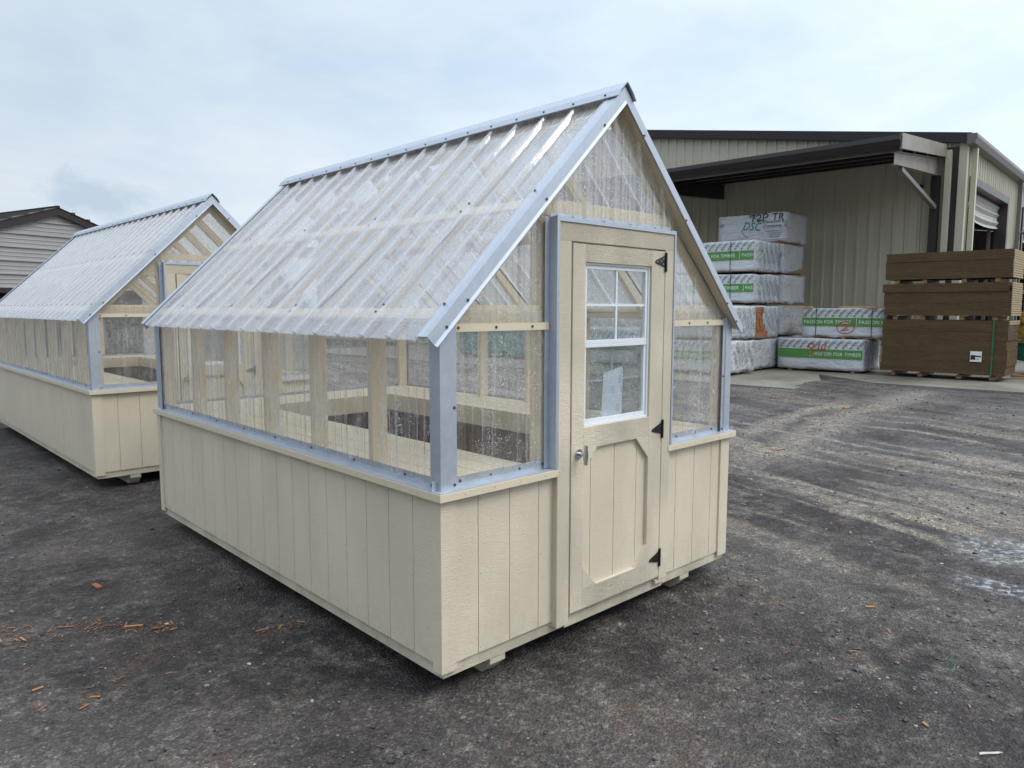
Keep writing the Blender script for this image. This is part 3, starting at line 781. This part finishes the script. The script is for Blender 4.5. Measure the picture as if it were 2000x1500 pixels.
# ------------------------------------------------------------ warehouse
M_tan, _t = newmat('tan_ribbed_steel')
_v = _t.coord(); _n = _t.noise(_t.coord((1, 1, .25)), 2.2, 5, .6)
_c = _t.mix(_t.rng(_n, .3, .75), (.58, .545, .43), (.51, .48, .37))
out(_t, pbsdf(_t, base=_c, rough=.42, normal=_t.bump(_t.noise(_v, 1.5, 2, .5), .15, .02)))
M_dbrown = simple('dark_brown_steel', (.022, .0165, .0165), .38, var=.12, nscale=3)
M_grey = simple('grey_brown_steel', (.16, .145, .14), .4, var=.15)
M_beam = simple('rust_stained_grey_steel', (.27, .235, .205), .45, var=.3, nscale=2.2)
def warehouse():
    G = thing('warehouse', 'large tan ribbed steel warehouse with dark brown trim and a lean-to canopy', 'warehouse', BO, BA)
    S0, S1, WD = 4.40, 34.0, 21.5; EZ = 5.98; RS = 19.2; slope = .17
    def top(s): return EZ+slope*(min(s, 2*RS-s)-S0)
    def ribs(a, b, per=.305):
        pts = []; u = a
        while u < b:
            for du, h in ((0, 0), (.030, .040), (.070, .040), (.100, 0), (.18, 0), (.187, .004), (.215, .004), (.222, 0)):
                if u+du < b: pts.append((u+du, h))
            u += per
        pts.append((b, 0)); return pts
    def panel(a, b, zlo, zhi, fn, name):
        vs = []; pr = ribs(a, b)
        for u, h in pr: vs += [fn(u, h, zlo), fn(u, h, zhi(u) if callable(zhi) else zhi)]
        return MB().raw(vs, [(2*i, 2*i+2, 2*i+3, 2*i+1) for i in range(len(pr)-1)]).build(name, M_tan, G)
    panel(S0, S1, .15, lambda s: top(s), lambda u, h, z: (WD-h, u, z), 'gable_wall')
    # side wall with bay openings (local x runs along it)
    y = S0; bays = [(22.25, 27.0), (29.95, 34.7), (37.65, 42.4), (45.3, 50.)]; ZO = 4.98
    prev = WD
    for a, b in bays:
        panel(prev, a, .15, EZ, lambda u, h, z: (u, y-h, z), 'side_wall'); panel(a, b, ZO, EZ, lambda u, h, z: (u, y-h, z), 'side_wall'); prev = b
    panel(prev, 58, .15, EZ, lambda u, h, z: (u, y-h, z), 'side_wall')
    MB().prism([(S0, .15), (S1, .15), (S1, EZ), (RS, top(RS)), (S0, EZ)], 57.9, 58, 'yz').build('rear_wall', M_tan, G); MB().box(WD+.1, 57.8, S1-.1, S1, .15, 6).build('far_wall', M_tan, G)
    # roof
    mb = MB(); mb.prism([(S0-.12, top(S0)+.06), (RS, top(RS)+.08), (S1+.1, top(S1)+.06), (S1+.1, top(S1)+.01), (RS, top(RS)+.03), (S0-.12, top(S0)+.01)], WD-.10, 58.3, 'yz')
    mb.build('roof', M_dbrown, G)
    # rake trim on the gable
    mb = MB(); mb.prism([(S0-.14, top(S0)+.11), (RS, top(RS)+.11), (S1, top(S1)+.11), (S1, top(S1)-.14), (RS, top(RS)-.14), (S0-.14, top(S0)-.14)], WD-.18, WD-.04, 'yz')
    mb.build('rake_trim', M_dbrown, G)
    # eave gutter along the side wall
    mb = MB(); mb.prism([(S0-.05, top(S0)+.09), (S0-.26, top(S0)+.08), (S0-.28, top(S0)-.02), (S0-.22, top(S0)-.15), (S0-.05, top(S0)-.17)], WD-.20, 58.3, 'yz')
    mb.build('gutter', M_grey, G)
    # corner trim and downspouts
    MB().box(WD-.05, WD+.13, S0-.05, S0+.13, .15, EZ-.1).build('corner_trim', M_tan, G)
    MB().box(WD-.06, WD-.045, S0+.13, S0+.40, .15, EZ-.17).build('corner_trim', M_dbrown, G)
    for D in (WD+.30, 28.6, 36.2):
        mb = MB(); mb.box(D, D+.13, S0-.20, S0-.08, .2, EZ-.2); mb.build('downspout', M_grey if D > 22 else M_tan, G)
    MB().box(WD-.20, WD-.065, S0+.27, S0+.40, .2, EZ-.25).build('downspout', M_tan, G)
    # door frames, rolled curtains, dark interior
    for i, (a, b) in enumerate(bays):
        mb = MB(); mb.box(a-.16, a+.03, y-.10, y+.22, .15, ZO+.16); mb.box(b-.03, b+.16, y-.10, y+.22, .15, ZO+.16); mb.box(a+.03, b-.03, y-.10, y+.22, ZO-.04, ZO+.16)
        fr = mb.build('door_frame', M_dbrown if i else simple('frame_brown', (.055, .045, .045), .4), G)
        mb = MB(); z0 = 4.20; n = 9; vs = []
        for k in range(n+1):
            zz = z0+(ZO-.05-z0)*k/n
            for j in range(13):
                x = a+.04+(b-a-.08)*j/12; vs.append((x, y+.14+.035*math.sin(k*2.2)-(.02 if k == 0 else 0), zz-.10*math.sin(math.pi*j/12)*(1-k/n)))
        mb.raw(vs, [(k*13+j, k*13+j+1, k*13+j+14, k*13+j+13) for k in range(n) for j in range(12)], False)
        mb.build('rolled_curtain', simple('white_curtain', (.42, .41, .39), .6, var=.15), fr)
        MB().box(a+.1, a+.16, y+.24, y+.32, .2, 5.2).build('door_track', M_grey, G); MB().box(b-.5, b-.44, y+.24, y+.32, .2, 5.2).build('door_track', M_grey, G)
    MB().box(WD+.3, 57, S0+9, S0+9.1, .15, top(S0+8.9)).build('added_dark_wall', simple('inner_dark', (.10, .075, .055), .8), G)  # wall added inside so the view through the bays stays dark
    mb = MB()
    for k in range(5): mb.box(29.2+7.6*k-.12, 29.2+7.6*k+.12, S0+.3, S0+.6, .15, 5.8)
    mb.build('inner_frame', M_grey, G)
    # lamp by the second bay
    mb = MB(); mb.tube((28.95, y-.02, 4.25), (28.95, y-.30, 4.20), .03, 8); mb.tube((28.95, y-.32, 4.26), (28.95, y-.42, 4.02), .09, 12, .15); mb.tube((28.95, y-.05, 4.45), (28.95, y-.05, 4.15), .09, 8); mb.build('wall_lamp', M_grey, G)
    mb = MB(); mb.tube((21.9, y-.05, 4.42), (21.9, y-.15, 4.42), .07, 10); mb.build('sensor', simple('sensor_white', (.6, .58, .5), .4), G)
    # ---- canopy
    OD = 17.55; a, b = 4.86, 17.3; zo, zw = 5.36, 5.78
    def cz(D): return zo+(zw-zo)*(D-OD)/(WD-OD)
    mb = MB(); mb.prism([(OD, cz(OD)+.09), (WD-.04, cz(WD)+.06), (WD-.04, cz(WD)), (OD, cz(OD)+.03)], a-.02, b, 'xz')
    can = mb.build('canopy_roof', M_dbrown, G)
    mb = MB(); mb.prism([(OD+.05, 5.47), (OD-.13, 5.46), (OD-.15, 5.36), (OD-.10, 5.23), (OD+.05, 5.20)], a-.05, b, 'xz'); mb.build('canopy_gutter', M_dbrown, can)
    mb = MB(); mb.prism([(OD-.06, 5.50), (WD-.10, cz(WD)+.10), (WD-.10, cz(WD)-.205), (OD-.06, 5.17)], a-.075, a-.03, 'xz'); mb.build('canopy_end_trim', M_beam, can)
    for D in (OD+.16, OD+1.2, OD+2.3, OD+3.3):
        mb = MB(); mb.box(D-.03, D+.03, a, b, cz(D)-.21, cz(D)-.005); mb.box(D+.031, D+.09, a, b, cz(D)-.21, cz(D)-.195); mb.build('canopy_purlin', M_grey if D < OD+.3 else M_dbrown, can)
    for s in (4.90, 10.82, 16.7):
        mb = MB()
        # tapered I beam
        zt0, zt1 = cz(OD)-.215, cz(WD)-.215
        mb.prism([(OD+.08, zt0), (WD-.07, zt1), (WD-.07, zt1-.44), (OD+.08, zt0-.28)], s+.065, s+.075, 'xz')
        mb.prism([(OD+.08, zt0), (WD-.07, zt1), (WD-.07, zt1-.012), (OD+.08, zt0-.012)], s, s+.14, 'xz')
        mb.prism([(OD+.08, zt0-.268), (WD-.07, zt1-.428), (WD-.07, zt1-.44), (OD+.08, zt0-.28)], s, s+.14, 'xz')
        mb.build('canopy_beam', M_beam if s < 5 else M_dbrown, can)
        if s > 5: continue
        mb = MB(); mb.beam((OD+.55, s+.07, zt0-.30), (WD-.20, s+.07, 4.30), .10, .10); mb.build('canopy_brace', M_grey, can)
        mb = MB(); mb.box(WD-.30, WD-.06, s, s+.18, .2, zt1-.45); mb.build('canopy_column', M_dbrown, can)
    MB().tube((WD-.05, 5.35, 4.9), (WD-.16, 5.35, 4.9), .05, 8).build('conduit_box', M_black, G)
warehouse()

def concrete():
    m, t = newmat('wet_concrete'); v = t.coord()
    n = t.noise(v, .8, 6, .6, .4); n2 = t.noise(v, 7, 5, .65)
    c = t.mix(t.rng(n, .35, .65), (.17, .155, .125), (.27, .25, .205))
    c = t.mix(t.rng(n2, .4, .7, 0, .5), c, (.14, .125, .10))
    out(t, pbsdf(t, base=c, rough=t.rng(n, .3, .7, .35, .7), normal=t.bump(n2, .3, .01)))
    def slab(name, pts, zt, lab=None):
        q = [B(*p) for p in pts]; mb = MB(); n = len(q)
        vs = [(p.x, p.y, -.3) for p in q]+[(p.x, p.y, zt) for p in q]
        mb.raw(vs, [tuple(range(n-1, -1, -1)), tuple(range(n, 2*n))]+[(i, (i+1) % n, (i+1) % n+n, i+n) for i in range(n)])
        mb.build(name, m, None, kind='structure')
    slab('pavement', [(13.75, 5.45), (13.95, 24), (21.46, 24), (21.46, 6.26), (17.3, 6.26), (15.4, 5.5)], SLAB)
    slab('apron', [(16.15, -6), (16.0, 4.7), (17.32, 6.25), (21.46, 6.25), (21.46, 4.38), (58, 4.38), (58, -6)], SLAB+.004)
concrete()
MB().box(21.55, 58, 4.5, 34, .0, .17).build('warehouse_floor', simple('floor_conc', (.2, .18, .15), .7), None, kind='structure')
o = bpy.data.objects['warehouse_floor']; o.location = BO; o.rotation_euler = (0, 0, BA)

# ------------------------------------------------------------ wrapped lumber packs
def wrapmat(name, col, bs=.75):
    m, t = newmat(name); v = t.coord()
    n = t.noise(t.coord((1, .35, 1)), 3.2, 5, .62, 1.4); n2 = t.noise(v, 11, 4, .6, 1.0)
    h = t.math('ADD', n, t.math('MULTIPLY', n2, .35))
    c = t.mix(t.rng(t.noise(v, 2, 4, .6), .3, .75), col, tuple(x*.86 for x in col))
    out(t, pbsdf(t, base=c, rough=.42, normal=t.bump(h, bs, .09))); return m
M_wrap = wrapmat('white_wrap', (.66, .68, .71)); M_wrap2 = wrapmat('grey_white_wrap', (.56, .56, .58), .95)
M_green = simple('green_band', (.085, .26, .055), .45, var=.1)
M_wtxt = simple('white_print', (.75, .78, .74), .5, var=.05)
M_dtxt = simple('dark_green_print', (.05, .085, .065), .5)
M_disc = simple('grey_print', (.20, .21, .25), .5)
M_red = simple('red_spray', (.50, .03, .03), .5)
M_mark = simple('black_marker', (.015, .015, .03), .5)
M_dsc = simple('teal_green_print', (.01, .20, .12), .5)
M_strap = simple('steel_strap', (.03, .04, .06), .4, .5)
def front_m(y, z, rot=0, off=.004):
    """text plane on a pack's front (-x) face: text x runs to -y"""
    m = Matrix(((0, 0, -1, -off), (-1, 0, 0, y), (0, 1, 0, z), (0, 0, 0, 1))); return m @ Matrix.Rotation(rot, 4, 'Z')
def end_m(x, z, rot=0, off=.004):
    m = Matrix(((1, 0, 0, x), (0, 0, -1, -off), (0, 1, 0, z), (0, 0, 0, 1))); return m @ Matrix.Rotation(rot, 4, 'Z')
def wrap_box(dep, ln, h, seed, sag=.02):
    """slightly sagging wrapped block with a ragged lower hem; origin at right front bottom"""
    rnd = random.Random(seed); bm = bmesh.new()
    bmesh.ops.create_cube(bm, size=1)
    bmesh.ops.subdivide_edges(bm, edges=bm.edges[:], cuts=9, use_grid_fill=True)
    for v in bm.verts:
        x, y, z = v.co.x+.5, v.co.y+.5, v.co.z+.5
        px, py, pz = x*dep, y*ln, z*h
        edge_f = (x < .01); edge_e = (y < .01)
        if z < .12:
            nz = noise.noise(Vector((px*3, py*3, seed)))
            pz += .065*nz*(1-z/.12)
            if x < .01: px -= .0
        if z > .95: pz += .03*noise.noise(Vector((px*1.6, py*1.6, seed+7)))
        # rounded corners
        if x > .99: px -= .0
        if y < .01 and x < .01: px += .02; py += .02
        if y < .01 and 0.01 < x < .99: py += .03*noise.noise(Vector((px*2.5, pz*2.5, seed+3)))*1.0+.012
        if x < .01 and 0.01 < y < .99: px += .010+.006*noise.noise(Vector((py*2.5, pz*2.5, seed+5)))
        v.co = Vector((px, py, pz))
    mb = MB(); bm.verts.index_update()
    mb.raw([v.co for v in bm.verts], [tuple(q.index for q in f.verts) for f in bm.faces], True); bm.free(); return mb
def end_print(mb_t, mb_d, dep, h, seed):
    rnd = random.Random(seed); k = 0
    for i in range(-6, 14):
        for j in range(0, 4):
            x = i*.135+j*.16+.0; z = h-.05-j*.23+(.09 if i % 2 else 0)
            if .03 < x < dep-.15 and .22 < z < h-.01:
                mb_t.text('PIPELI', .085, end_m(x, z, R(-56), .026), shear=.2)
            if .04 < x+.02 < dep-.05 and z+.03 < h-.04:
                mm = end_m(x-.01, z+.04, 0, .021); mb_d.raw([mm @ Vector((.024*math.cos(a*.9), .024*math.sin(a*.9), 0)) for a in range(7)], [tuple(range(7))])
def lumber_pack(D, s, z, dep, ln, h, label, style='band', phase=0., seed=1, wrap=None, straps=(), group='wrapped lumber packs stacked under the canopy', tilt=0.):
    G = thing('lumber_pack', label, 'lumber pack', B(D, s, z), BA+tilt, group)
    wrap = wrap or M_wrap
    wrap_box(dep, ln, h, seed).build('wrap', wrap, G)
    MB().box(.04, dep-.04, .04, ln-.04, -.02, .05).build('boards', M_raw, G)
    if style == 'band':
        z0, z1 = h*.36, h*.66
        MB().box(-.0035, .008, .03, ln-.005, z0, z1).build('green_band', M_green, G)
        tx = MB(); y = ln+phase
        while y > -1.2:
            tx.text('PASSION FOR TIMBER', .118, front_m(y, z0+(z1-z0)*.32, 0, .0065), spacing=1.05, sx=.95)
            m = front_m(y+.055, z0+.01, 0, .0065); tx.raw([m @ Vector(p) for p in ((0, 0, 0), (.008, 0, 0), (.008, z1-z0-.02, 0), (0, z1-z0-.02, 0))], [(0, 1, 2, 3)])
            y -= 1.30
        tx.clip(.035, ln-.02, 1).build('lettering', M_wtxt, G)
        dt = MB(); dd = MB(); y = ln-.08
        while y > .10:
            dt.text('PIPELI', .088, front_m(y-.02, z1+.055, R(47), .0065), shear=.15)
            mm = front_m(y+.02, z1+.05, 0, .0065); dd.raw([mm @ Vector((.026*math.cos(a*.9), .026*math.sin(a*.9), 0)) for a in range(7)], [tuple(range(7))])
            y -= .168
        dt.clip(0, h-.012, 2); end_print(dt, dd, dep, h, seed)
        dt.build('lettering', M_dtxt, G); dd.build('printed_dots', M_disc, G)
    elif style == 'ends':
        dt = MB(); dd = MB(); end_print(dt, dd, dep, h, seed); dt.build('lettering', M_dtxt, G); dd.build('printed_dots', M_disc, G)
    for y in straps:
        MB().box(-.011, -.0075, y-.007, y+.007, -.01, h+.004).box(-.010, dep, y-.007, y+.007, h+.018, h+.022).build('strap', M_strap, G)
    return G
def stroke(G, pts_list, wd, mat, m, name='marking'):
    mb = MB()
    for pts in pts_list: mb.strip(pts, wd, m)
    return mb.build(name, mat, G)
def arc(cx, cy, rx, ry, a0, a1, n=14):
    return [(cx+rx*math.cos(R(a0+(a1-a0)*i/n)), cy+ry*math.sin(R(a0+(a1-a0)*i/n))) for i in range(n+1)]

RED = .012
g = lumber_pack(16.8, 7.70, 2.65, 1.45, 2.25, .72, 'top wrapped pack with a green band in the middle row of the tall stack', phase=-.62-.0, seed=1, straps=(.62,))
g = lumber_pack(16.8, 7.68, 1.89, 1.43, 2.25, .67, 'wrapped pack with red 72 sprayed above its green band', phase=-.72, seed=2, straps=(.62,))
zt = .67; stroke(g, [[(0, .16), (.12, .19), (.05, 0)], arc(.23, .13, .07, .06, 150, -40)+[(.16, 0), (.30, -.02)]], .016, M_red, front_m(1.62, .455, 0, .012))
g = lumber_pack(16.8, 7.66, 1.02, 1.43, 2.25, .78, 'printed pack with torn wrap showing orange boards, third in the middle row', style='ends', seed=3)
mb = MB()
for k in range(5): mb.box(.06+.01*(k%2), (.74, .60, .47, .42, .50)[k], -.020, -.006, .03+k*.145, .165+k*.145)
mb.build('exposed_boards', simple('orange_boards', (.42, .14, .045), .6, var=.3), g)
g = lumber_pack(16.8, 7.66, .27, 1.43, 2.25, .70, 'creased plain grey-white pack at the floor in the middle row', style='plain', seed=4, wrap=M_wrap2)
g = lumber_pack(15.35, 7.53, 1.05, 1.25, 2.25, .74, 'upper white printed pack in the nearest row, overlapped by the greenhouse roof end', seed=5, phase=-.3)
g = lumber_pack(15.35, 7.53, .27, 1.25, 2.25, .72, 'lower white printed pack in the nearest row, resting on the concrete', seed=6, phase=-.3)
# rear row
def dsc(G, y, z, small=True):
    tx = MB(); tx.text('DSC', .30, front_m(y, z, R(-6), .0065), shear=.25, sx=.85); tx.build('lettering', M_dsc, G)
    stroke(G, [arc(.25, .06, .22, .24, 20, 110), arc(.2, .06, .22, .26, 190, 265)], .012, M_mark, front_m(y, z, 0, .0065))
    t2 = MB(); t2.text("Danamer's Supply", .11, front_m(y-.56, z+.13, 0, .0065), shear=.2, sx=1.15); t2.text('Company, Inc.', .11, front_m(y-.56, z+.02, 0, .0065), shear=.2, sx=1.15)
    t2.clip(.02, 9, 1).build('lettering', M_mark, G)
    mb = MB(); mb.strip([(0, 0), (.9, .0)], .006, front_m(y-.56, z-.02, 0, .0065))
    for k in range(4): mb.strip([(.15+.03*k, 0), (.60-.03*k, 0)], .014, front_m(y-.5, z-.075-.05*k, 0, .0065))
    mb.strip([(0, 0), (.75, 0)], .006, front_m(y-.56, z-.29, 0, .0065)); mb.build('printed_lines', M_disc, G)
for k, (z, h, lab) in enumerate(((3.43, .74, 'topmost grey-white pack with green DSC logo and black marker writing'), (2.66, .72, 'grey-white pack right under the topmost one, an orange board at its lower corner'), (1.87, .72, 'plain grey-white pack third from the top in the rear row'), (1.07, .74, 'plain grey-white pack second from the floor in the rear row'), (.27, .74, 'creased grey-white pack at the bottom of the rear row'))):
    g = lumber_pack(18.35, 7.60+(.06 if k == 1 else 0), z, 1.35, 1.85, h, lab, style='plain', seed=11+k, wrap=M_wrap2)
    if k == 0:
        dsc(g, 1.18, .36)
        t2 = MB(); t2.text("Danamer's Supply", .088, front_m(1.18-.52+1.75, .49, 0, .0065), shear=.2, sx=1.1); t2.text('Company, Inc.', .088, front_m(1.18-.52+1.75, .38, 0, .0065), shear=.2, sx=1.1)
        t2.clip(.02, 1.83, 1).build('lettering', M_mark, g)
        stroke(g, [[(0, .17), (.14, .19), (.07, .02)], arc(.24, .14, .06, .05, 160, -30)+[(.2, .03), (.33, .04)], [(.38, .18), (.36, 0)]+[], arc(.42, .15, .07, .05, 150, -90)], .028, M_mark, front_m(.98, .53, 0, .012))
        stroke(g, [[(0, .15), (.13, .16)], [(.07, .15), (.05, .0)], [(.18, .15), (.17, 0)], arc(.21, .115, .05, .035, 100, -90), [(.20, .08), (.28, -.02)]], .024, M_mark, front_m(.36, .56, 0, .012))
        tx = MB(); tx.text('D', .22, end_m(.0, .36, 0, -.006), sx=.35); tx.build('lettering', M_dsc, g)
    if k == 1:
        tx = MB(); tx.text('D', .26, front_m(.21, .34, 0, .0065), sx=.9); tx.clip(.01, 5, 1).build('lettering', M_dsc, g)
        MB().prism([(.4, .0), (1.34, .0), (1.34, .15)], -.016, -.004, 'xz').build('exposed_boards', M_raw, g)
g = lumber_pack(18.0, 5.50, .27, 1.20, 2.04, .73, 'wrapped pack with red 84 sprayed across its green band, on the concrete', phase=-.75-.10, seed=21)
stroke(g, [arc(.10, .20, .075, .055, 40, 200)+arc(.09, .07, .07, .07, 80, -250)[:10]+[(.17, .23)], [(.30, .27), (.26, .11), (.43, .13)], [(.45, .28), (.39, -.06)]], .022, M_red, front_m(1.32, .36, 0, .012))
g = lumber_pack(18.32, 5.13, 1.06, .95, 1.96, .68, 'wrapped pack with a red circled 2 on its green band, above the 84 pack', phase=-.04, seed=22, straps=(.33, 1.62))
stroke(g, [arc(.2, .1, .20, .145, 0, 360, 26), arc(.19, .13, .05, .05, 150, -40)+[(.10, .02), (.16, .035), (.30, .045)]], .018, M_red, front_m(1.12, .12, 0, .012))
# packs further along the wall, seen only through the clear sheets
M_teal = wrapmat('teal_tarp', (.02, .22, .20))
g = lumber_pack(16.2, 10.6, .27, 1.3, 3.0, .95, 'white banded pack further along the wall, seen through the greenhouse', seed=31)
g = lumber_pack(16.2, 14.2, .27, 1.3, 3.2, 1.7, 'teal tarpaulin-covered pile seen through the greenhouse door window', style='plain', seed=32, wrap=M_teal, group=None)

# dunnage blocks
blk = MB().box(0, .9, 0, .09, 0, .085); bo = None
def block(D, s, z, label, L=.9):
    o = MB().box(0, L, -.045, .045, 0, .078).build('dunnage_block', M_raw); o.location = B(D, s, z); o.rotation_euler = (0, 0, BA); o['label'] = label; o['category'] = 'wood block'; o['group'] = 'wood blocks between the packs and sheets'
for s in (5.75, 7.25): block(18.05, s, SLAB-.012, 'wood block on the concrete under the wrapped pack marked 84')
for s in (5.3, 6.1, 6.85): block(18.34, s, .996, 'short wood block between the 84 pack and the circled 2 pack', .85)
for s in (5.2, 6.7): 
    o = MB().box(0, .9, -.03, .03, 0, .03).build('batten', simple('yellow_pine', (.62, .38, .14), .6)); o.location = B(18.3, s+.15, 1.76); o.rotation_euler = (0, 0, BA+R(82)); o['label'] = ('orange wood batten lying on top of the circled 2 pack, %s end' % ('right' if s < 6 else 'left')); o['category'] = 'batten'; o['group'] = 'battens on the circled 2 pack'

# ------------------------------------------------------------ stacked brown panels
def mdf():
    m, t = newmat('brown_fibreboard'); v = t.coord((.3, .3, 1))
    n = t.noise(v, 26, 5, .7); lay = t.noise(t.coord((.15, .15, 1)), 9, 2, .5)
    c = t.mix(t.rng(n, .3, .7), (.066, .036, .014), (.104, .060, .024)); c = t.mix(t.rng(lay, .45, .6, 0, .3), c, (.145, .088, .038))
    out(t, pbsdf(t, base=c, rough=.75, normal=t.bump(n, .4, .01)))
    m2 = simple('board_edge_light', (.36, .27, .16), .7, var=.25, stretch=(1, 1, 12), nscale=10)
    rnd = random.Random(5)
    for k, (z0, z1, lab, ds, tl) in enumerate(((.335, 1.485, 'lowest tall stack of brown siding sheets with a white sticker and green strap', 0, 0), (1.58, 2.28, 'middle stack of brown siding sheets with slipped upper boards', -.01, .0), (2.375, 2.95, 'top stack of dark brown siding sheets', .0, 0))):
        G = thing('sheet_stack', lab, 'sheet stack', B(17.9, 2.70+ds, z0), BA, 'stacks of brown siding sheets')
        h = z1-z0; n = int(h/.045); mb = MB(); z = 0; ox = oy = 0
        for i in range(n):
            if i % 4 == 0: ox = rnd.uniform(-.012, .012); oy = rnd.uniform(-.015, .015)
            if k == 1 and i > n-5: ox = -.02; oy = .045
            if k == 0 and i > n*.6: oy += .002
            jx, jy = rnd.uniform(-.003, .003), rnd.uniform(-.004, .004)
            mb.box(ox+jx, 1.22+ox+jx, oy+jy, 2.40+oy+jy, z+.001, z+h/n-.001); z += h/n
        mb.build('sheets', m, G)
        mb = MB()   # pale cut ends
        for i in range(n):
            if k == 0 and i < n*.92: continue
            mb.box(.01, 1.21, -.016-rnd.uniform(0, .006), -.002, i*h/n+.004, (i+1)*h/n-.004)
        mb.build('pale_edges', m2, G)
        if k == 0:
            MB().box(-.028, -.024, .43, .64, .28, .50).build('label_sticker', M_wtxt, G)
            mb = MB(); mm = front_m(.62, .43, 0, .0295)
            mb.strip([(.02, -.06), (.045, -.06)], .10, mm); mb.strip([(.07, -.03), (.17, -.04)], .03, mm); mb.strip([(.07, -.09), (.15, -.09)], .01, mm); mb.build('sticker_print', M_mark, G)
            MB().box(-.032, -.028, .235, .262, -.01, h+.004).build('strap', simple('green_strap', (.015, .16, .07), .4), G)
    for k, s in enumerate((2.95, 3.55, 4.3, 4.85)):
        block(17.98, s, SLAB+.03, 'wood block on the concrete under the lowest brown sheet stack', 1.05)
        block(17.93, s, 1.4925, 'wood block between the lowest and middle brown sheet stacks', 1.1)
        block(17.93, s, 2.2875, 'wood block between the middle and top brown sheet stacks', 1.1)
mdf()

def right_edge():
    M_y = wrapmat('yellow_wrap', (.62, .42, .07))
    G = thing('yellow_pile', 'yellow wrapped pile at the right edge beyond the brown sheets', 'lumber pack', B(20.2, .4, 1.05), BA)
    wrap_box(1.2, 2.45, .62, 41).build('wrap', M_y, G); MB().box(-.02, 1.2, .0, 2.45, .33, .35).build('strap', M_strap, G)
    G = thing('teal_pile', 'low dark teal pile under the yellow one at the right edge', 'lumber pack', B(20.2, .4, .55), BA)
    wrap_box(1.2, 2.45, .40, 42).build('wrap', wrapmat('teal_wrap', (.02, .16, .14)), G); MB().box(-.03, 1.2, .0, 2.45, .40, .43).build('boards', M_raw, G)
    G = thing('plank', 'long orange plank lying at the right edge beside the brown sheets', 'plank', B(19.4, .3, .24), BA+R(8))
    MB().box(0, .14, 0, 2.5, 0, .05).build('board', M_raw, G)
    # cantilever rack
    G = thing('storage_rack', 'blue-grey steel storage rack with a yellow shelf beam at the right edge', 'rack', B(21.6, .2, .2), BA)
    M_rk = simple('rack_steel', (.10, .12, .16), .4, var=.1)
    for yy in (.1, 2.55): MB().box(0, .1, yy, yy+.1, 0, 4.0).build('post', M_rk, G)
    for zz in (1.9, 2.3): MB().box(-.03, -.001, .0, 2.8, zz, zz+.10).build('shelf_beam', simple('rack_yellow', (.5, .33, .04), .5), G)
right_edge()

# ------------------------------------------------------------ bits on the ground
def bit(name, label, cat, px, py, L, Wd, T, rot, mat, dirpx=None, group=None, jag=False):
    if py > 1190: L *= 1.2
    P = pix_ground(px, py); mb = MB()
    if jag: mb.prism([(-L, -Wd), (-L*.3, -Wd*.8), (L*.4, -Wd), (L, -Wd*.2), (L*.7, Wd*.6), (0, Wd*.7), (-L*.6, Wd), (-L*.9, Wd*.4)], 0, T, 'xy')
    else: mb.prism([(-L, -Wd), (L*.96, -Wd), (L, Wd*.9), (-L*.97, Wd)], 0, T, 'xy')
    o = mb.build(name, mat); o.location = (P.x, P.y, gz(P.x, P.y)+.004); o.rotation_euler = (R(2), R(-2), rot); o['label'] = label; o['category'] = cat
    if group: o['group'] = group
    return o
M_chip = simple('rusty_wood', (.30, .10, .035), .6, var=.25)
M_chip2 = simple('pale_splinter', (.40, .19, .07), .6, var=.25)
CH = 'wood chips on the ground'; M_scrap = simple('dirty_white_plastic', (.50, .49, .45), .5, var=.2, nscale=60)
bit('wood_offcut', 'rusty red rectangular wood offcut lying alone in front of the further greenhouse', 'wood offcut', 189, 1147, .046, .017, .010, R(100), M_chip, group=CH)
bit('wood_chip', 'long orange splinter among shavings left of the near greenhouse', 'wood chip', 262, 1224, .04, .007, .004, R(-35), M_chip2, group=CH)
bit('wood_chip', 'crossed forked splinter near the left edge', 'wood chip', 45, 1250, .036, .006, .004, R(-80), M_chip2, group=CH, jag=True)
bit('wood_chip', 'broad flat splinter left of the long orange one', 'wood chip', 130, 1226, .04, .007, .004, R(-40), M_chip, group=CH, jag=True)
bit('wood_chip', 'brown splinter low at the left, below the shavings', 'wood chip', 74, 1347, .02, .006, .004, R(5), M_chip2, group=CH)
bit('wood_chip', 'bent splinter beside the long wall of the near greenhouse', 'wood chip', 512, 1232, .028, .005, .004, R(-15), M_chip2, group=CH, jag=True)
bit('wood_chip', 'small splinter closest to the long wall of the near greenhouse', 'wood chip', 588, 1216, .022, .004, .004, R(-60), M_chip2, group=CH)
bit('wood_chip', 'orange chip on open gravel right of the greenhouse front corner', 'wood chip', 1699, 1187, .026, .009, .006, R(-50), M_chip2, group=CH)
bit('wood_chip', 'small upright-looking chip low at the right', 'wood chip', 1807, 1417, .013, .007, .005, R(60), M_chip2, group=CH)
bit('wood_chip', 'dark rusty chip far out on the gravel toward the stacks', 'wood chip', 1653, 797, .06, .045, .02, R(-20), M_brown, group=CH, jag=True)
bit('wood_chip', 'thin dark stick on the gravel just right of the greenhouse', 'wood chip', 1520, 879, .07, .012, .01, R(-30), M_brown, group=CH)
bit('plastic_scrap', 'torn white strip of plastic in the bottom right corner', 'scrap', 1935, 1473, .042, .007, .003, R(-42), M_scrap, jag=True)
def cord():
    mb = MB(); P = [pix_ground(*q) for q in ((1846, 1288), (1856, 1291), (1865, 1300), (1864, 1307), (1858, 1311))]
    for a, b in zip(P, P[1:]): mb.tube((a.x, a.y, a.z+.004), (b.x, b.y, b.z+.004), .0013, 6)
    o = mb.build('strapping_scrap', simple('green_plastic', (.05, .30, .18), .4)); o['label'] = 'short curl of green plastic strapping on the gravel at the right'; o['category'] = 'strap scrap'
cord()
